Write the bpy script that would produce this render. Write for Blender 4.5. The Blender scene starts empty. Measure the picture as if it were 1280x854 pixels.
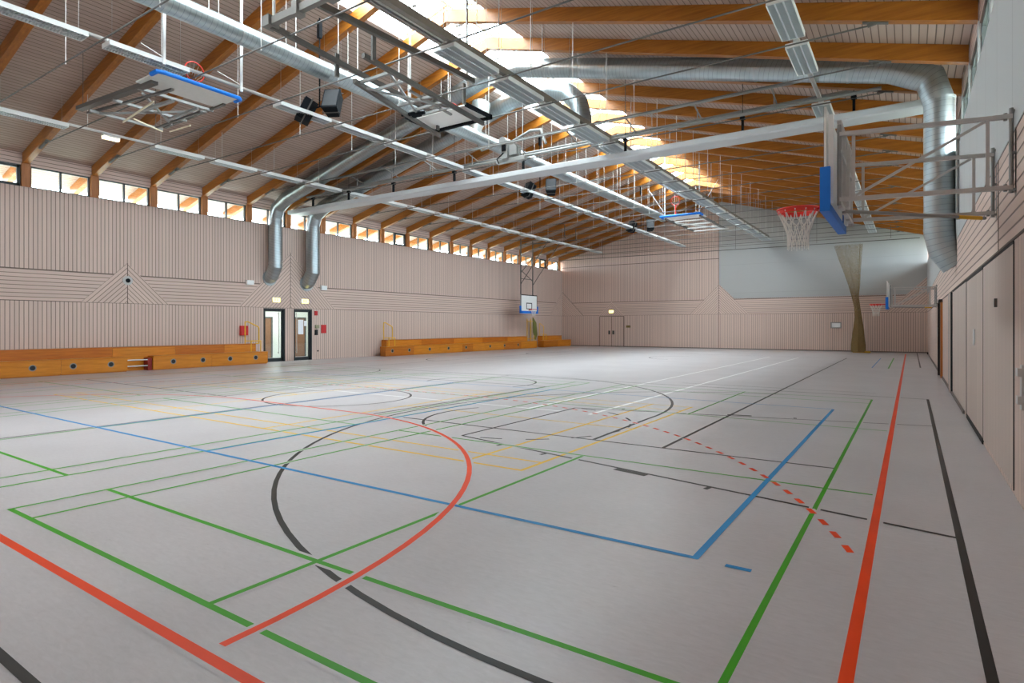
import bpy, math, random
from mathutils import Vector, Matrix
random.seed(7)
C = bpy.context.scene.collection
V = Vector
# ------------------------------------------------------------------ main dimensions (metres)
XL, XR, YF, YN = -24.38, 0.84, 43.8, -1.3
XE_R = 0.98                      # outer plane of the right clerestory
RX, RZ = -11.2, 10.5             # ridge, underside of rafters
EAVE = 7.03                      # underside of rafters at the walls
SL = (RZ-EAVE)/(RX-XL); SR = (RZ-EAVE)/(XE_R-RX)
BD = 0.36                        # rafter depth
TIE = 7.43
def under(x): return EAVE+SL*(x-XL) if x < RX else RZ-SR*(x-RX)
def deck(x): return under(x)+BD
BY = [7.3+2*i for i in range(-4, 19)]         # rafters
CAMH = 1.65; F = 740.4; HY = 407.6
A = math.atan(498.5/F); CA, SA = math.cos(A), math.sin(A)
def inframe(x, y, z, m=4):
    d = -SA*x+CA*y
    if d < .3: return False
    u = 640+F*(CA*x+SA*y)/d; v = HY-F*(z-CAMH)/d
    return -m < u < 1280+m and -m < v < 854+m
ORD = ['first','second','third','fourth','fifth','sixth','seventh','eighth','ninth','tenth','eleventh','twelfth','thirteenth','fourteenth','fifteenth','sixteenth','seventeenth','eighteenth','nineteenth','twentieth','twenty-first','twenty-second','twenty-third','twenty-fourth']

# ------------------------------------------------------------------ mesh builder
class MB:
    def __init__(s): s.v=[]; s.f=[]; s.m=[]; s.uv=[]; s.sm=[]
    def face(s, pts, mi=0, uv=None, smooth=False):
        b=len(s.v); s.v += [tuple(p) for p in pts]; s.f.append(tuple(range(b,b+len(pts))))
        s.m.append(mi); s.uv.append(uv); s.sm.append(smooth)
    def poly(s, verts, faces, mi=0, smooth=False, uvs=None):
        b=len(s.v); s.v += [tuple(p) for p in verts]
        for k,f in enumerate(faces):
            s.f.append(tuple(b+i for i in f)); s.m.append(mi); s.uv.append(uvs[k] if uvs else None); s.sm.append(smooth)
    def box(s, c, d, mi=0, M=None):
        x,y,z=[q/2 for q in d]; c=V(c)
        vs=[V((sx*x,sy*y,sz*z)) for sx in(-1,1) for sy in(-1,1) for sz in(-1,1)]
        if M: vs=[M@q for q in vs]
        s.poly([q+c for q in vs],[(0,1,3,2),(4,6,7,5),(0,4,5,1),(2,3,7,6),(0,2,6,4),(1,5,7,3)],mi)
    def b2(s, a, b, mi=0):
        s.box([(a[i]+b[i])/2 for i in range(3)],[abs(b[i]-a[i]) for i in range(3)],mi)
    def bar(s, p, q, w, h, mi=0, up=(0,0,1)):
        p=V(p); q=V(q); d=(q-p); L=d.length; d.normalize(); up=V(up)
        if abs(d.dot(up))>.98: up=V((0,1,0))
        r=d.cross(up).normalized(); u=r.cross(d).normalized()
        vs=[]
        for t in (p,q):
            for a,b in((-1,-1),(1,-1),(1,1),(-1,1)): vs.append(t+r*(a*w/2)+u*(b*h/2))
        s.poly(vs,[(0,1,2,3),(7,6,5,4),(0,4,5,1),(1,5,6,2),(2,6,7,3),(3,7,4,0)],mi)
    def tube(s, pts, r, n=8, mi=0, cap=True, closed=False):
        pts=[V(p) for p in pts]; N=len(pts)
        rr=r if isinstance(r,(list,tuple)) else [r]*N
        if closed: pts=pts+[pts[0]]; rr=list(rr)+[rr[0]]; N+=1
        ds=[(pts[i+1]-pts[i]).normalized() for i in range(N-1)]
        e1=ds[0].orthogonal().normalized()
        if abs(ds[0].z)<.9: e1=ds[0].cross(V((0,0,1))).normalized()
        e2=ds[0].cross(e1).normalized()
        rings=[]; L=[0]
        for i in range(N):
            dp=ds[max(i-1,0)]; dn=ds[min(i,N-2)]
            if closed and i in (0,N-1): dp=ds[-1]; dn=ds[0]; 
            nn=(dp+dn)
            nn=dn if nn.length<1e-6 else nn.normalized()
            base=dp if not(closed and i==0) else dn
            ring=[]
            for k in range(n):
                a=2*math.pi*k/n; w=(e1*math.cos(a)+e2*math.sin(a))*rr[i]
                den=base.dot(nn)
                if abs(den)>.3: w=w-base*(w.dot(nn)/den)
                ring.append(pts[i]+w)
            rings.append(ring)
            if i<N-1 and i>0 or (closed and i==0):
                q=dp.rotation_difference(dn) if i>0 else None
                if q: e1=q@e1; e2=q@e2
            if i<N-1: L.append(L[-1]+(pts[i+1]-pts[i]).length)
        vs=[p for ring in rings for p in ring]; fs=[]; uvs=[]
        for i in range(N-1):
            for k in range(n):
                k2=(k+1)%n; fs.append((i*n+k,i*n+k2,(i+1)*n+k2,(i+1)*n+k))
                uvs.append(((L[i],k/n),(L[i],(k+1)/n),(L[i+1],(k+1)/n),(L[i+1],k/n)))
        s.poly(vs,fs,mi,True,uvs)
        if cap and not closed:
            s.face(rings[0][::-1],mi); s.face(rings[-1],mi)
    def torus(s, c, R, r, axis='z', n=24, m=6, mi=0):
        pts=[]
        for k in range(n):
            a=2*math.pi*k/n; q=(R*math.cos(a),R*math.sin(a),0)
            if axis=='x': q=(0,q[0],q[1])
            if axis=='y': q=(q[0],0,q[1])
            pts.append(V(c)+V(q))
        s.tube(pts,r,m,mi,closed=True)
    def disc(s, c, R, axis='x', t=.02, n=20, mi=0):
        a=V({'x':(1,0,0),'y':(0,1,0),'z':(0,0,1)}[axis]); c=V(c)
        s.tube([c-a*t/2,c+a*t/2],R,n,mi)
    def build(s, name, mats, parent=None, smooth_angle=None):
        me=bpy.data.meshes.new(name); me.from_pydata(s.v,[],s.f)
        if not isinstance(mats,(list,tuple)): mats=[mats]
        for m in mats: me.materials.append(m)
        me.polygons.foreach_set('material_index', s.m)
        me.polygons.foreach_set('use_smooth', s.sm)
        if any(s.uv):
            ul=me.uv_layers.new(name='UVMap')
            for p,uv in zip(me.polygons,s.uv):
                if uv:
                    for li,q in zip(p.loop_indices,uv): ul.data[li].uv=q
        me.validate(); me.update()
        if any(s.sm):
            try: me.set_sharp_from_angle(angle=math.radians(15 if name=='duct_body' else 50))
            except Exception: pass
        o=bpy.data.objects.new(name,me); C.objects.link(o)
        if parent: o.parent=parent
        return o
def shift(mb, off):
    mb.v=[(a+off[0],b+off[1],c+off[2]) for a,b,c in mb.v]; return mb
def thing(name, label, cat, loc=(0,0,0), group=None):
    o=bpy.data.objects.new(name,None); C.objects.link(o); o.location=loc; o.empty_display_size=.2
    o['label']=label; o['category']=cat
    if group: o['group']=group
    return o
def tag(o, label, cat, group=None, kind=None):
    o['label']=label; o['category']=cat
    if group: o['group']=group
    if kind: o['kind']=kind
    return o
def part(mb, name, mats, parent, label=None):
    "mesh given in world coordinates, stored relative to its thing"
    l=parent.location if parent.parent is None else (0,0,0)
    if parent.parent is not None: l=parent.parent.location
    if parent.type=='MESH' and parent.parent is None: l=(0,0,0)
    shift(mb,(-l[0],-l[1],-l[2])); o=mb.build(name,mats,parent)
    if label: o['label']=label
    return o
def each(name, mats, parent, items, fn):
    for it in items:
        m=MB(); fn(m,it); part(m,name,mats,parent)
def struct(mb, name, mats, label=None, cat=None):
    o=mb.build(name,mats); o['kind']='structure'
    if label: o['label']=label
    if cat: o['category']=cat
    return o
def copy_tree(o, parent=None):
    c=o.copy(); C.objects.link(c)
    if parent: c.parent=parent
    for ch in list(o.children): copy_tree(ch,c)
    return c

# ------------------------------------------------------------------ materials
def srgb(r,g,b):
    f=lambda c:(c/255/12.92) if c/255<=.04045 else ((c/255+.055)/1.055)**2.4
    return (f(r),f(g),f(b),1)
def mat(name):
    m=bpy.data.materials.new(name); m.use_nodes=True; nt=m.node_tree; nt.nodes.clear()
    out=nt.nodes.new('ShaderNodeOutputMaterial'); b=nt.nodes.new('ShaderNodeBsdfPrincipled')
    nt.links.new(b.outputs[0],out.inputs[0]); return m,nt,b
def N(nt,t,**k):
    n=nt.nodes.new(t)
    for a,v in k.items(): setattr(n,a,v)
    return n
def math_(nt,op,a,b=None,c=None):
    n=N(nt,'ShaderNodeMath',operation=op)
    for i,q in enumerate((a,b,c)):
        if q is None: continue
        if isinstance(q,(int,float)): n.inputs[i].default_value=q
        else: nt.links.new(q,n.inputs[i])
    return n.outputs[0]
def mix(nt,f,a,b):
    n=N(nt,'ShaderNodeMix',data_type='RGBA')
    for i,q in ((0,f),(6,a),(7,b)):
        if isinstance(q,(int,float)): n.inputs[i].default_value=q
        elif isinstance(q,tuple): n.inputs[i].default_value=q
        else: nt.links.new(q,n.inputs[i])
    return n.outputs[2]
def plain(name,col,rough=.5,metal=0,noise=.06,scale=8,emit=None,spec=.5):
    m,nt,b=mat(name)
    tc=N(nt,'ShaderNodeTexCoord'); no=N(nt,'ShaderNodeTexNoise'); no.inputs['Scale'].default_value=scale; no.inputs['Detail'].default_value=4
    nt.links.new(tc.outputs['Object'],no.inputs['Vector'])
    d=tuple(c*(1-noise*2) for c in col[:3])+(1,)
    l=tuple(min(1,c*(1+noise)) for c in col[:3])+(1,)
    nt.links.new(mix(nt,no.outputs['Fac'],d,l),b.inputs['Base Color'])
    b.inputs['Roughness'].default_value=rough; b.inputs['Metallic'].default_value=metal; b.inputs['Specular IOR Level'].default_value=spec
    if emit: b.inputs['Emission Color'].default_value=col; b.inputs['Emission Strength'].default_value=emit
    return m
def boards(name, col, gapcol, direction, pitch, gap=.16, grain=(1,1,1), var=.10, rough=.6, bump=.6):
    "grooved boarding; direction = vector along which the boards are counted"
    m,nt,b=mat(name)
    tc=N(nt,'ShaderNodeTexCoord'); dp=N(nt,'ShaderNodeVectorMath',operation='DOT_PRODUCT')
    nt.links.new(tc.outputs['Object'],dp.inputs[0]); dp.inputs[1].default_value=direction
    t=math_(nt,'DIVIDE',dp.outputs['Value'],pitch); fr=math_(nt,'FRACT',t); fl=math_(nt,'FLOOR',t)
    e=math_(nt,'MINIMUM',fr,math_(nt,'SUBTRACT',1.0,fr))          # 0 at joint
    mr=N(nt,'ShaderNodeMapRange'); mr.inputs['From Min'].default_value=gap*.5*.6; mr.inputs['From Max'].default_value=gap*.5*1.4
    nt.links.new(e,mr.inputs['Value'])
    wn=N(nt,'ShaderNodeTexWhiteNoise',noise_dimensions='1D'); nt.links.new(fl,wn.inputs['W'])
    mp=N(nt,'ShaderNodeMapping'); nt.links.new(tc.outputs['Object'],mp.inputs[0]); mp.inputs['Scale'].default_value=grain
    no=N(nt,'ShaderNodeTexNoise'); no.inputs['Scale'].default_value=3; no.inputs['Detail'].default_value=6; no.inputs['Roughness'].default_value=.65
    nt.links.new(mp.outputs[0],no.inputs['Vector'])
    big=N(nt,'ShaderNodeTexNoise'); big.inputs['Scale'].default_value=.25; nt.links.new(tc.outputs['Object'],big.inputs['Vector'])
    f=math_(nt,'ADD',math_(nt,'MULTIPLY',wn.outputs[0],.5),math_(nt,'MULTIPLY',no.outputs['Fac'],.5))
    f=math_(nt,'ADD',math_(nt,'MULTIPLY',f,.75),math_(nt,'MULTIPLY',big.outputs['Fac'],.25))
    lo=tuple(c*(1-var*1.3) for c in col[:3])+(1,); hi=tuple(min(1,c*(1+var)) for c in col[:3])+(1,)
    base=mix(nt,f,lo,hi); nt.links.new(mix(nt,mr.outputs[0],gapcol,base),b.inputs['Base Color'])
    bp=N(nt,'ShaderNodeBump'); bp.inputs['Strength'].default_value=bump; bp.inputs['Distance'].default_value=.01
    nt.links.new(mr.outputs[0],bp.inputs['Height']); nt.links.new(bp.outputs[0],b.inputs['Normal'])
    b.inputs['Roughness'].default_value=rough
    return m
def wood(name,c1,c2,grain=(.4,8,8),rough=.4,lam=None):
    m,nt,b=mat(name)
    tc=N(nt,'ShaderNodeTexCoord'); mp=N(nt,'ShaderNodeMapping'); mp.inputs['Scale'].default_value=grain
    nt.links.new(tc.outputs['Object'],mp.inputs[0])
    no=N(nt,'ShaderNodeTexNoise'); no.inputs['Scale'].default_value=2.2; no.inputs['Detail'].default_value=7; no.inputs['Roughness'].default_value=.6
    nt.links.new(mp.outputs[0],no.inputs['Vector'])
    mr=N(nt,'ShaderNodeMapRange'); mr.inputs['From Min'].default_value=.3; mr.inputs['From Max'].default_value=.72; nt.links.new(no.outputs['Fac'],mr.inputs['Value'])
    col=mix(nt,mr.outputs[0],c1,c2)
    if lam:
        # glued laminations counted in z with a run-out along x
        sx=N(nt,'ShaderNodeSeparateXYZ'); nt.links.new(tc.outputs['Object'],sx.inputs[0])
        w=N(nt,'ShaderNodeTexWhiteNoise',noise_dimensions='2D'); cb=N(nt,'ShaderNodeCombineXYZ')
        nt.links.new(math_(nt,'FLOOR',math_(nt,'DIVIDE',sx.outputs[0],2.3)),cb.inputs[0]); nt.links.new(math_(nt,'FLOOR',math_(nt,'DIVIDE',sx.outputs[1],.09)),cb.inputs[1])
        nt.links.new(cb.outputs[0],w.inputs['Vector'])
        col=mix(nt,math_(nt,'MULTIPLY',w.outputs[0],.25),col,tuple(c*.6 for c in c1[:3])+(1,))
    nt.links.new(col,b.inputs['Base Color']); b.inputs['Roughness'].default_value=rough
    return m
WALLC=srgb(215,190,178); GAPC=srgb(128,108,99)
M={}
M['wall_v_y']=boards('vertical boarding on long walls',WALLC,GAPC,(0,1,0),.125,grain=(1,8,.5))
M['wall_v_x']=boards('vertical boarding on end wall',WALLC,GAPC,(1,0,0),.125,grain=(8,1,.5))
M['wall_h']=boards('horizontal boarding',WALLC,GAPC,(0,0,1),.131,grain=(.5,.5,8))
r2=math.sqrt(.5)
M['wall_d1y']=boards('rising boarding long wall',WALLC,GAPC,(0,r2,-r2),.125,grain=(3,3,3))
M['wall_d2y']=boards('falling boarding long wall',WALLC,GAPC,(0,r2,r2),.125,grain=(3,3,3))
M['wall_d1x']=boards('rising boarding end wall',WALLC,GAPC,(r2,0,-r2),.125,grain=(3,3,3))
M['wall_d2x']=boards('falling boarding end wall',WALLC,GAPC,(r2,0,r2),.125,grain=(3,3,3))
M['door_board']=boards('smooth vertical boarding',srgb(198,180,170),srgb(150,132,124),(0,1,0),.30,gap=.02,grain=(1,6,.4),bump=.2)
M['deck']=boards('roof deck boarding',srgb(178,157,146),srgb(104,86,76),(1,0,0),.14,gap=.13,grain=(7,.4,1),var=.12)
M['ridge_deck']=M['deck']
M['glulam']=wood('orange laminated timber',srgb(146,84,18),srgb(186,116,36),grain=(.5,9,9),rough=.42,lam=True)
M['post_wood']=wood('orange timber post',srgb(150,88,36),srgb(184,116,56),grain=(9,9,.5))
M['bench_wood']=wood('oiled orange bench wood',srgb(196,114,14),srgb(226,146,38),grain=(9,.5,6),rough=.33)
M['bench_wood2']=wood('darker orange bench wood',srgb(172,92,8),srgb(204,120,24),grain=(9,.5,6),rough=.33)
M['panel_grey']=boards('pale grey wall panels',srgb(190,192,192),srgb(150,150,150),(0,1,0),1.25,gap=.012,grain=(1,1,1),var=.03,bump=.1)
M['panel_grey_x']=boards('pale grey end wall panels',srgb(176,177,176),srgb(165,165,163),(0,0,1),2.0,gap=.008,grain=(1,1,1),var=.03,bump=.1)
# floor
def floor_mat():
    m,nt,b=mat('grey linoleum sports floor')
    tc=N(nt,'ShaderNodeTexCoord'); mp=N(nt,'ShaderNodeMapping'); mp.inputs['Scale'].default_value=(2.5,9,1); mp.inputs['Rotation'].default_value=(0,0,.06)
    nt.links.new(tc.outputs['Object'],mp.inputs[0])
    a=N(nt,'ShaderNodeTexNoise'); a.inputs['Scale'].default_value=4; a.inputs['Detail'].default_value=10; a.inputs['Roughness'].default_value=.72; a.inputs['Distortion'].default_value=.6
    nt.links.new(mp.outputs[0],a.inputs['Vector'])
    c=N(nt,'ShaderNodeTexNoise'); c.inputs['Scale'].default_value=.7; c.inputs['Detail'].default_value=5; nt.links.new(tc.outputs['Object'],c.inputs['Vector'])
    f=math_(nt,'ADD',math_(nt,'MULTIPLY',a.outputs['Fac'],.6),math_(nt,'MULTIPLY',c.outputs['Fac'],.4))
    mr=N(nt,'ShaderNodeMapRange'); mr.inputs['From Min'].default_value=.34; mr.inputs['From Max'].default_value=.66; nt.links.new(f,mr.inputs['Value'])
    base=mix(nt,mr.outputs[0],srgb(180,174,176),srgb(200,195,197))
    # scuffs
    s=N(nt,'ShaderNodeTexNoise'); s.inputs['Scale'].default_value=2.4; s.inputs['Detail'].default_value=8; s.inputs['Distortion'].default_value=2.5
    mp2=N(nt,'ShaderNodeMapping'); mp2.inputs['Scale'].default_value=(2,5,1); nt.links.new(tc.outputs['Object'],mp2.inputs[0]); nt.links.new(mp2.outputs[0],s.inputs['Vector'])
    sr=N(nt,'ShaderNodeMapRange'); sr.inputs['From Min'].default_value=.70; sr.inputs['From Max'].default_value=.78; nt.links.new(s.outputs['Fac'],sr.inputs['Value'])
    nt.links.new(mix(nt,math_(nt,'MULTIPLY',sr.outputs[0],.35),base,srgb(110,104,100)),b.inputs['Base Color'])
    rr=N(nt,'ShaderNodeMapRange'); rr.inputs['To Min'].default_value=.27; rr.inputs['To Max'].default_value=.38; nt.links.new(a.outputs['Fac'],rr.inputs['Value'])
    nt.links.new(rr.outputs[0],b.inputs['Roughness'])
    b.inputs['Specular IOR Level'].default_value=.55
    bp=N(nt,'ShaderNodeBump'); bp.inputs['Strength'].default_value=.05; bp.inputs['Distance'].default_value=.002; nt.links.new(a.outputs['Fac'],bp.inputs['Height']); nt.links.new(bp.outputs[0],b.inputs['Normal'])
    return m
M['floor']=floor_mat()
def paint(name,col): return plain(name,col,rough=.42,noise=.08,scale=3,spec=.2)
M['orange']=paint('orange court paint',srgb(240,70,14)); M['green']=paint('green court paint',srgb(66,160,28)); M['blue_l']=paint('blue court paint',srgb(40,140,200))
M['black_l']=paint('black court paint',srgb(48,44,42)); M['yellow_l']=paint('yellow court paint',srgb(244,196,56)); M['white_l']=paint('white court paint',srgb(244,244,242))
def duct_mat():
    m,nt,b=mat('galvanised spiral duct')
    uv=N(nt,'ShaderNodeUVMap'); sx=N(nt,'ShaderNodeSeparateXYZ'); nt.links.new(uv.outputs[0],sx.inputs[0])
    t=math_(nt,'ADD',math_(nt,'DIVIDE',sx.outputs[0],.12),sx.outputs[1]); fr=math_(nt,'FRACT',t); e=math_(nt,'MINIMUM',fr,math_(nt,'SUBTRACT',1.0,fr))
    mr=N(nt,'ShaderNodeMapRange'); mr.inputs['From Min'].default_value=.02; mr.inputs['From Max'].default_value=.07; nt.links.new(e,mr.inputs['Value'])
    tc=N(nt,'ShaderNodeTexCoord'); no=N(nt,'ShaderNodeTexNoise'); no.inputs['Scale'].default_value=3; nt.links.new(tc.outputs['Object'],no.inputs['Vector'])
    c=mix(nt,no.outputs['Fac'],srgb(150,160,164),srgb(186,194,197))
    nt.links.new(mix(nt,mr.outputs[0],srgb(140,149,153),c),b.inputs['Base Color'])
    b.inputs['Metallic'].default_value=.88; b.inputs['Roughness'].default_value=.33
    bp=N(nt,'ShaderNodeBump'); bp.inputs['Strength'].default_value=.10; bp.inputs['Distance'].default_value=.003; nt.links.new(mr.outputs[0],bp.inputs['Height']); nt.links.new(bp.outputs[0],b.inputs['Normal'])
    return m
M['duct']=duct_mat()
M['band']=plain('duct clamp band',srgb(176,182,184),.35,.7)
M['steel']=plain('grey painted steel',srgb(150,150,148),.45,.3)
M['steel_l']=plain('light grey steel tube',srgb(196,194,192),.45,.05)
M['steel_m']=plain('mid grey steel',srgb(124,120,116),.5,.2)
M['steel_d']=plain('dark grey steel',srgb(96,92,88),.5,.3)
M['rodm']=plain('grey tie rod',srgb(112,110,108),.6,.2,spec=.2)
M['hanger']=plain('zinc hanger rod',srgb(205,203,200),.4,.3)
M['black']=plain('matt black plastic',srgb(26,28,32),.85,spec=.12)
M['frame_dark']=plain('dark grey window frame',srgb(86,90,90),.5)
M['frame_black']=plain('near black door frame',srgb(24,32,36),.4)
M['white']=plain('white enamel',srgb(236,238,238),.4,noise=.02)
M['white_board']=plain('white backboard',srgb(240,240,238),.35,noise=.02)
M['reflector']=plain('bright louvre metal',srgb(206,212,216),.3,.5,noise=.03)
M['tube_lamp']=plain('unlit fluorescent tube',srgb(240,242,240),.3,noise=.01)
M['blue']=plain('blue foam padding',srgb(0,118,222),.5,noise=.04)
M['red']=plain('red hoop steel',srgb(224,48,34),.4,noise=.05)
M['cord']=plain('white net cord',srgb(226,222,214),.7)
M['yellow']=plain('yellow painted tube',srgb(236,184,40),.4)
M['red_sign']=plain('red enamel sign',srgb(205,36,40),.45)
M['box_alu']=plain('pale grey beam casing',srgb(196,198,200),.45,.1,noise=.03)
M['brown']=plain('brown door leaf',srgb(136,98,72),.5)
M['corr']=plain('white corridor plaster',srgb(226,232,226),.7,noise=.02)
M['corr_floor']=plain('grey corridor floor',srgb(150,156,160),.3)
M['exit']=plain('lit yellow exit sign',(1.0,.80,.12,1),.5,noise=0,emit=2.2)
M['exit_pict']=plain('green exit pictogram',srgb(70,110,40),.5)
M['socket']=plain('dark rubber cup',srgb(58,58,60),.8,spec=.15)
M['shadow']=plain('painted recess shade',srgb(36,32,30),.8)  # dark colour standing in for the shade in door gaps and recesses
M['opening_wood']=wood('orange door edge',srgb(170,96,40),srgb(210,130,60),grain=(9,9,.5))
M['ground']=plain('pale gravel outside',srgb(150,152,138),.9,noise=.1,scale=2)
M['paper']=plain('white paper',srgb(238,242,248),.7,noise=.01)
M['green_cloth']=plain('olive green net bag',srgb(120,120,60),.8)
M['joint']=plain('board joint dark',srgb(104,88,80),.8)
def glass():
    m=bpy.data.materials.new('clear window glass'); m.use_nodes=True; nt=m.node_tree; nt.nodes.clear()
    o=N(nt,'ShaderNodeOutputMaterial'); mx=N(nt,'ShaderNodeMixShader'); t=N(nt,'ShaderNodeBsdfTransparent'); g=N(nt,'ShaderNodeBsdfGlossy')
    t.inputs[0].default_value=(.93,.96,.95,1); g.inputs['Roughness'].default_value=.02
    mx.inputs[0].default_value=.05
    nt.links.new(t.outputs[0],mx.inputs[1]); nt.links.new(g.outputs[0],mx.inputs[2]); nt.links.new(mx.outputs[0],o.inputs[0])
    return m
M['glass']=glass()
def netmat(col,scale=24,dens=.5):
    m=bpy.data.materials.new('fine mesh netting'); m.use_nodes=True; nt=m.node_tree; nt.nodes.clear()
    o=N(nt,'ShaderNodeOutputMaterial'); mx=N(nt,'ShaderNodeMixShader'); t=N(nt,'ShaderNodeBsdfTransparent'); g=N(nt,'ShaderNodeBsdfDiffuse'); g.inputs[0].default_value=col
    uv=N(nt,'ShaderNodeTexCoord'); v=N(nt,'ShaderNodeTexNoise'); v.inputs['Scale'].default_value=scale; v.inputs['Detail'].default_value=2
    nt.links.new(uv.outputs['Object'],v.inputs['Vector'])
    mr=N(nt,'ShaderNodeMapRange'); mr.inputs['From Min'].default_value=1-dens-.05; mr.inputs['From Max'].default_value=1-dens+.05
    sz=N(nt,'ShaderNodeSeparateXYZ'); nt.links.new(uv.outputs['Object'],sz.inputs[0])
    nt.links.new(math_(nt,'SUBTRACT',v.outputs['Fac'],math_(nt,'MULTIPLY',sz.outputs[2],.028)),mr.inputs['Value']); nt.links.new(mr.outputs[0],mx.inputs[0]); nt.links.new(t.outputs[0],mx.inputs[1]); nt.links.new(g.outputs[0],mx.inputs[2]); nt.links.new(mx.outputs[0],o.inputs[0])
    return m
M['netting']=netmat(srgb(138,116,78),55,.62)

# ================================================================== FLOOR AND COURT LINES
fm=MB(); fm.b2((XL-.3,YN-.3,-.2),(XR+.3,YF+.3,0)); floor=struct(fm,'floor',M['floor'])
zc={'white_l':.0010,'yellow_l':.0013,'black_l':.0016,'green':.0020,'blue_l':.0024,'orange':.0028}
cnt=[0]
def strip(pts,w,col,label):
    mb=MB(); cnt[0]+=1; z=zc[col]+.0000015*cnt[0]; n=len(pts); Lf=[];Rt=[]
    P=[V((p[0],p[1],0)) for p in pts]
    for i in range(n):
        d=(P[min(i+1,n-1)]-P[max(i-1,0)]).normalized(); nn=V((-d.y,d.x,0))
        Lf.append(P[i]+nn*w/2+V((0,0,z))); Rt.append(P[i]-nn*w/2+V((0,0,z)))
    for i in range(n-1): mb.face((Lf[i],Rt[i],Rt[i+1],Lf[i+1]))
    if col in ('orange','green') and w>.03:      # bare margin where a line crosses the ones below
        k=(w/2+.028)/(w/2)
        for i in range(n-1):
            q=[P[i]+(Lf[i]-P[i])*1,P[i]+(Rt[i]-P[i])*1,P[i+1]+(Rt[i+1]-P[i+1]),P[i+1]+(Lf[i+1]-P[i+1])]
            c=[P[i],P[i],P[i+1],P[i+1]]
            mb.face([V(((c_.x+(a_.x-c_.x)*k),(c_.y+(a_.y-c_.y)*k),z-.0003)) for a_,c_ in zip(q,c)],1)
    o=mb.build('court_line',[M[col],M['floor']],floor); o['label']=label; return o
def line(x0,y0,x1,y1,col,w=.05,label=None): strip([(x0,y0),(x1,y1)],w,col,label or col_label[col])
def arc(cx,cy,R,a0,a1,col,w=.05,label=None,n=48):
    strip([(cx+R*math.cos(math.radians(a0+(a1-a0)*i/n)),cy+R*math.sin(math.radians(a0+(a1-a0)*i/n))) for i in range(n+1)],w,col,label or col_label[col].replace('straight','curved'))
col_label={'orange':'orange straight court line','green':'green straight court line','blue_l':'blue straight court line','black_l':'black straight court line','yellow_l':'yellow straight court line','white_l':'white straight court line'}
# orange: handball court
line(-21.2,1.6,-.25,1.6,'orange',.062,'orange goal line in the foreground')
line(-.25,1.57,-.25,41.6,'orange',.062,'long orange side line near the right wall')
line(-21.2,1.6,-21.2,41.6,'orange',.05)
line(-21.2,41.6,-.25,41.6,'orange',.05)
strip([(-8.95+6*math.cos(t*math.pi/2/30),1.7+6*math.sin(t*math.pi/2/30)) for t in range(31)]+[(-12.3-6*math.sin(t*math.pi/2/30),1.7+6*math.cos(t*math.pi/2/30)) for t in range(31)],.056,'orange','big curved orange goal area line')
def dashes(cx,cy,R,a0,a1):
    a=a0
    while a<a1:
        mb=[(cx+R*math.cos(math.radians(q)),cy+R*math.sin(math.radians(q))) for q in (a,a+.5,a+.96)]
        strip(mb,.05,'orange','short orange dash of the free throw line'); a+=1.93
dashes(-8.92,2.0,9.05,19.0,90)
x=-9.1
while x>-12.2: strip([(x,11.05),(x-.15,11.05)],.05,'orange','short orange dash of the free throw line'); x-=.3
dashes(-12.3,2.0,9.05,91,160)
# green: badminton and other courts, set out across the hall
for k,(x0,x1,sa,sb) in enumerate(((-6.72,-.72,-6.25,None),(-14.15,-7.72,-13.7,-8.18),(-21.6,-15.2,-21.1,-15.7))):
    line(x0-.02,1.9,x1+(0.45 if k==0 else .02),1.9,'green',.045); line(x0-.02,2.68,x1+(.45 if k==0 else .02),2.68,'green',.045)
    for s in (x0,x1,sa,sb):
        if s is not None: line(s,1.88,s,15.5,'green',.045 if k else .04)
    xm=(x0+x1)/2 if k else -3.45
    line(xm,1.9,xm,6.72,'green',.045); line(xm,11.0,xm,15.6,'green',.04)
    line(x0,6.76,x1+(.45 if k==0 else 0),6.76,'green',.04); line(x0,11.0,x1+(.45 if k==0 else 0),11.0,'green',.04)
    line(x0,14.7,x1,14.7,'green',.04); line(x0,15.5,x1,15.5,'green',.04)
line(-.72,27.1,-.72,36,'green',.05)
# blue: volleyball court
line(-19.3,4.22,-1.25,4.22,'blue_l',.052,'long blue line across the foreground')
line(-1.27,4.2,-1.27,13.26,'blue_l',.052); line(-19.3,4.22,-19.3,13.26,'blue_l',.05); line(-19.3,13.26,-1.27,13.26,'blue_l',.04)
line(-7.69,4.22,-7.69,13.26,'blue_l',.05); line(-10.97,4.22,-10.97,13.26,'blue_l',.05)
line(-1.06,4.205,-.89,4.205,'blue_l',.052,'short separate blue dash'); line(-1.27,27.3,-1.27,35.6,'blue_l',.04)
# yellow: badminton court in the middle
line(-17.1,5.67,-3.67,5.67,'yellow_l',.05); line(-17.1,6.13,-3.69,6.13,'yellow_l',.045); line(-17.1,11.4,-3.69,11.4,'yellow_l',.045); line(-17.1,12.0,-3.69,12.0,'yellow_l',.045)
for x in (-17.1,-16.35,-12.25,-8.65,-4.52,-3.69): line(x,5.67,x,12.05,'yellow_l',.05)
line(-8.65,8.95,-3.69,8.95,'yellow_l',.045); line(-17.1,8.95,-12.25,8.95,'yellow_l',.045)
# white lines
line(-6.35,10,-6.25,34,'white_l',.075); line(-4.97,9.95,-4.85,34,'white_l',.075); line(-16.2,9.98,-5.6,10.05,'white_l',.05); line(-16.2,9.9,-16.2,34,'white_l',.06)
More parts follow.
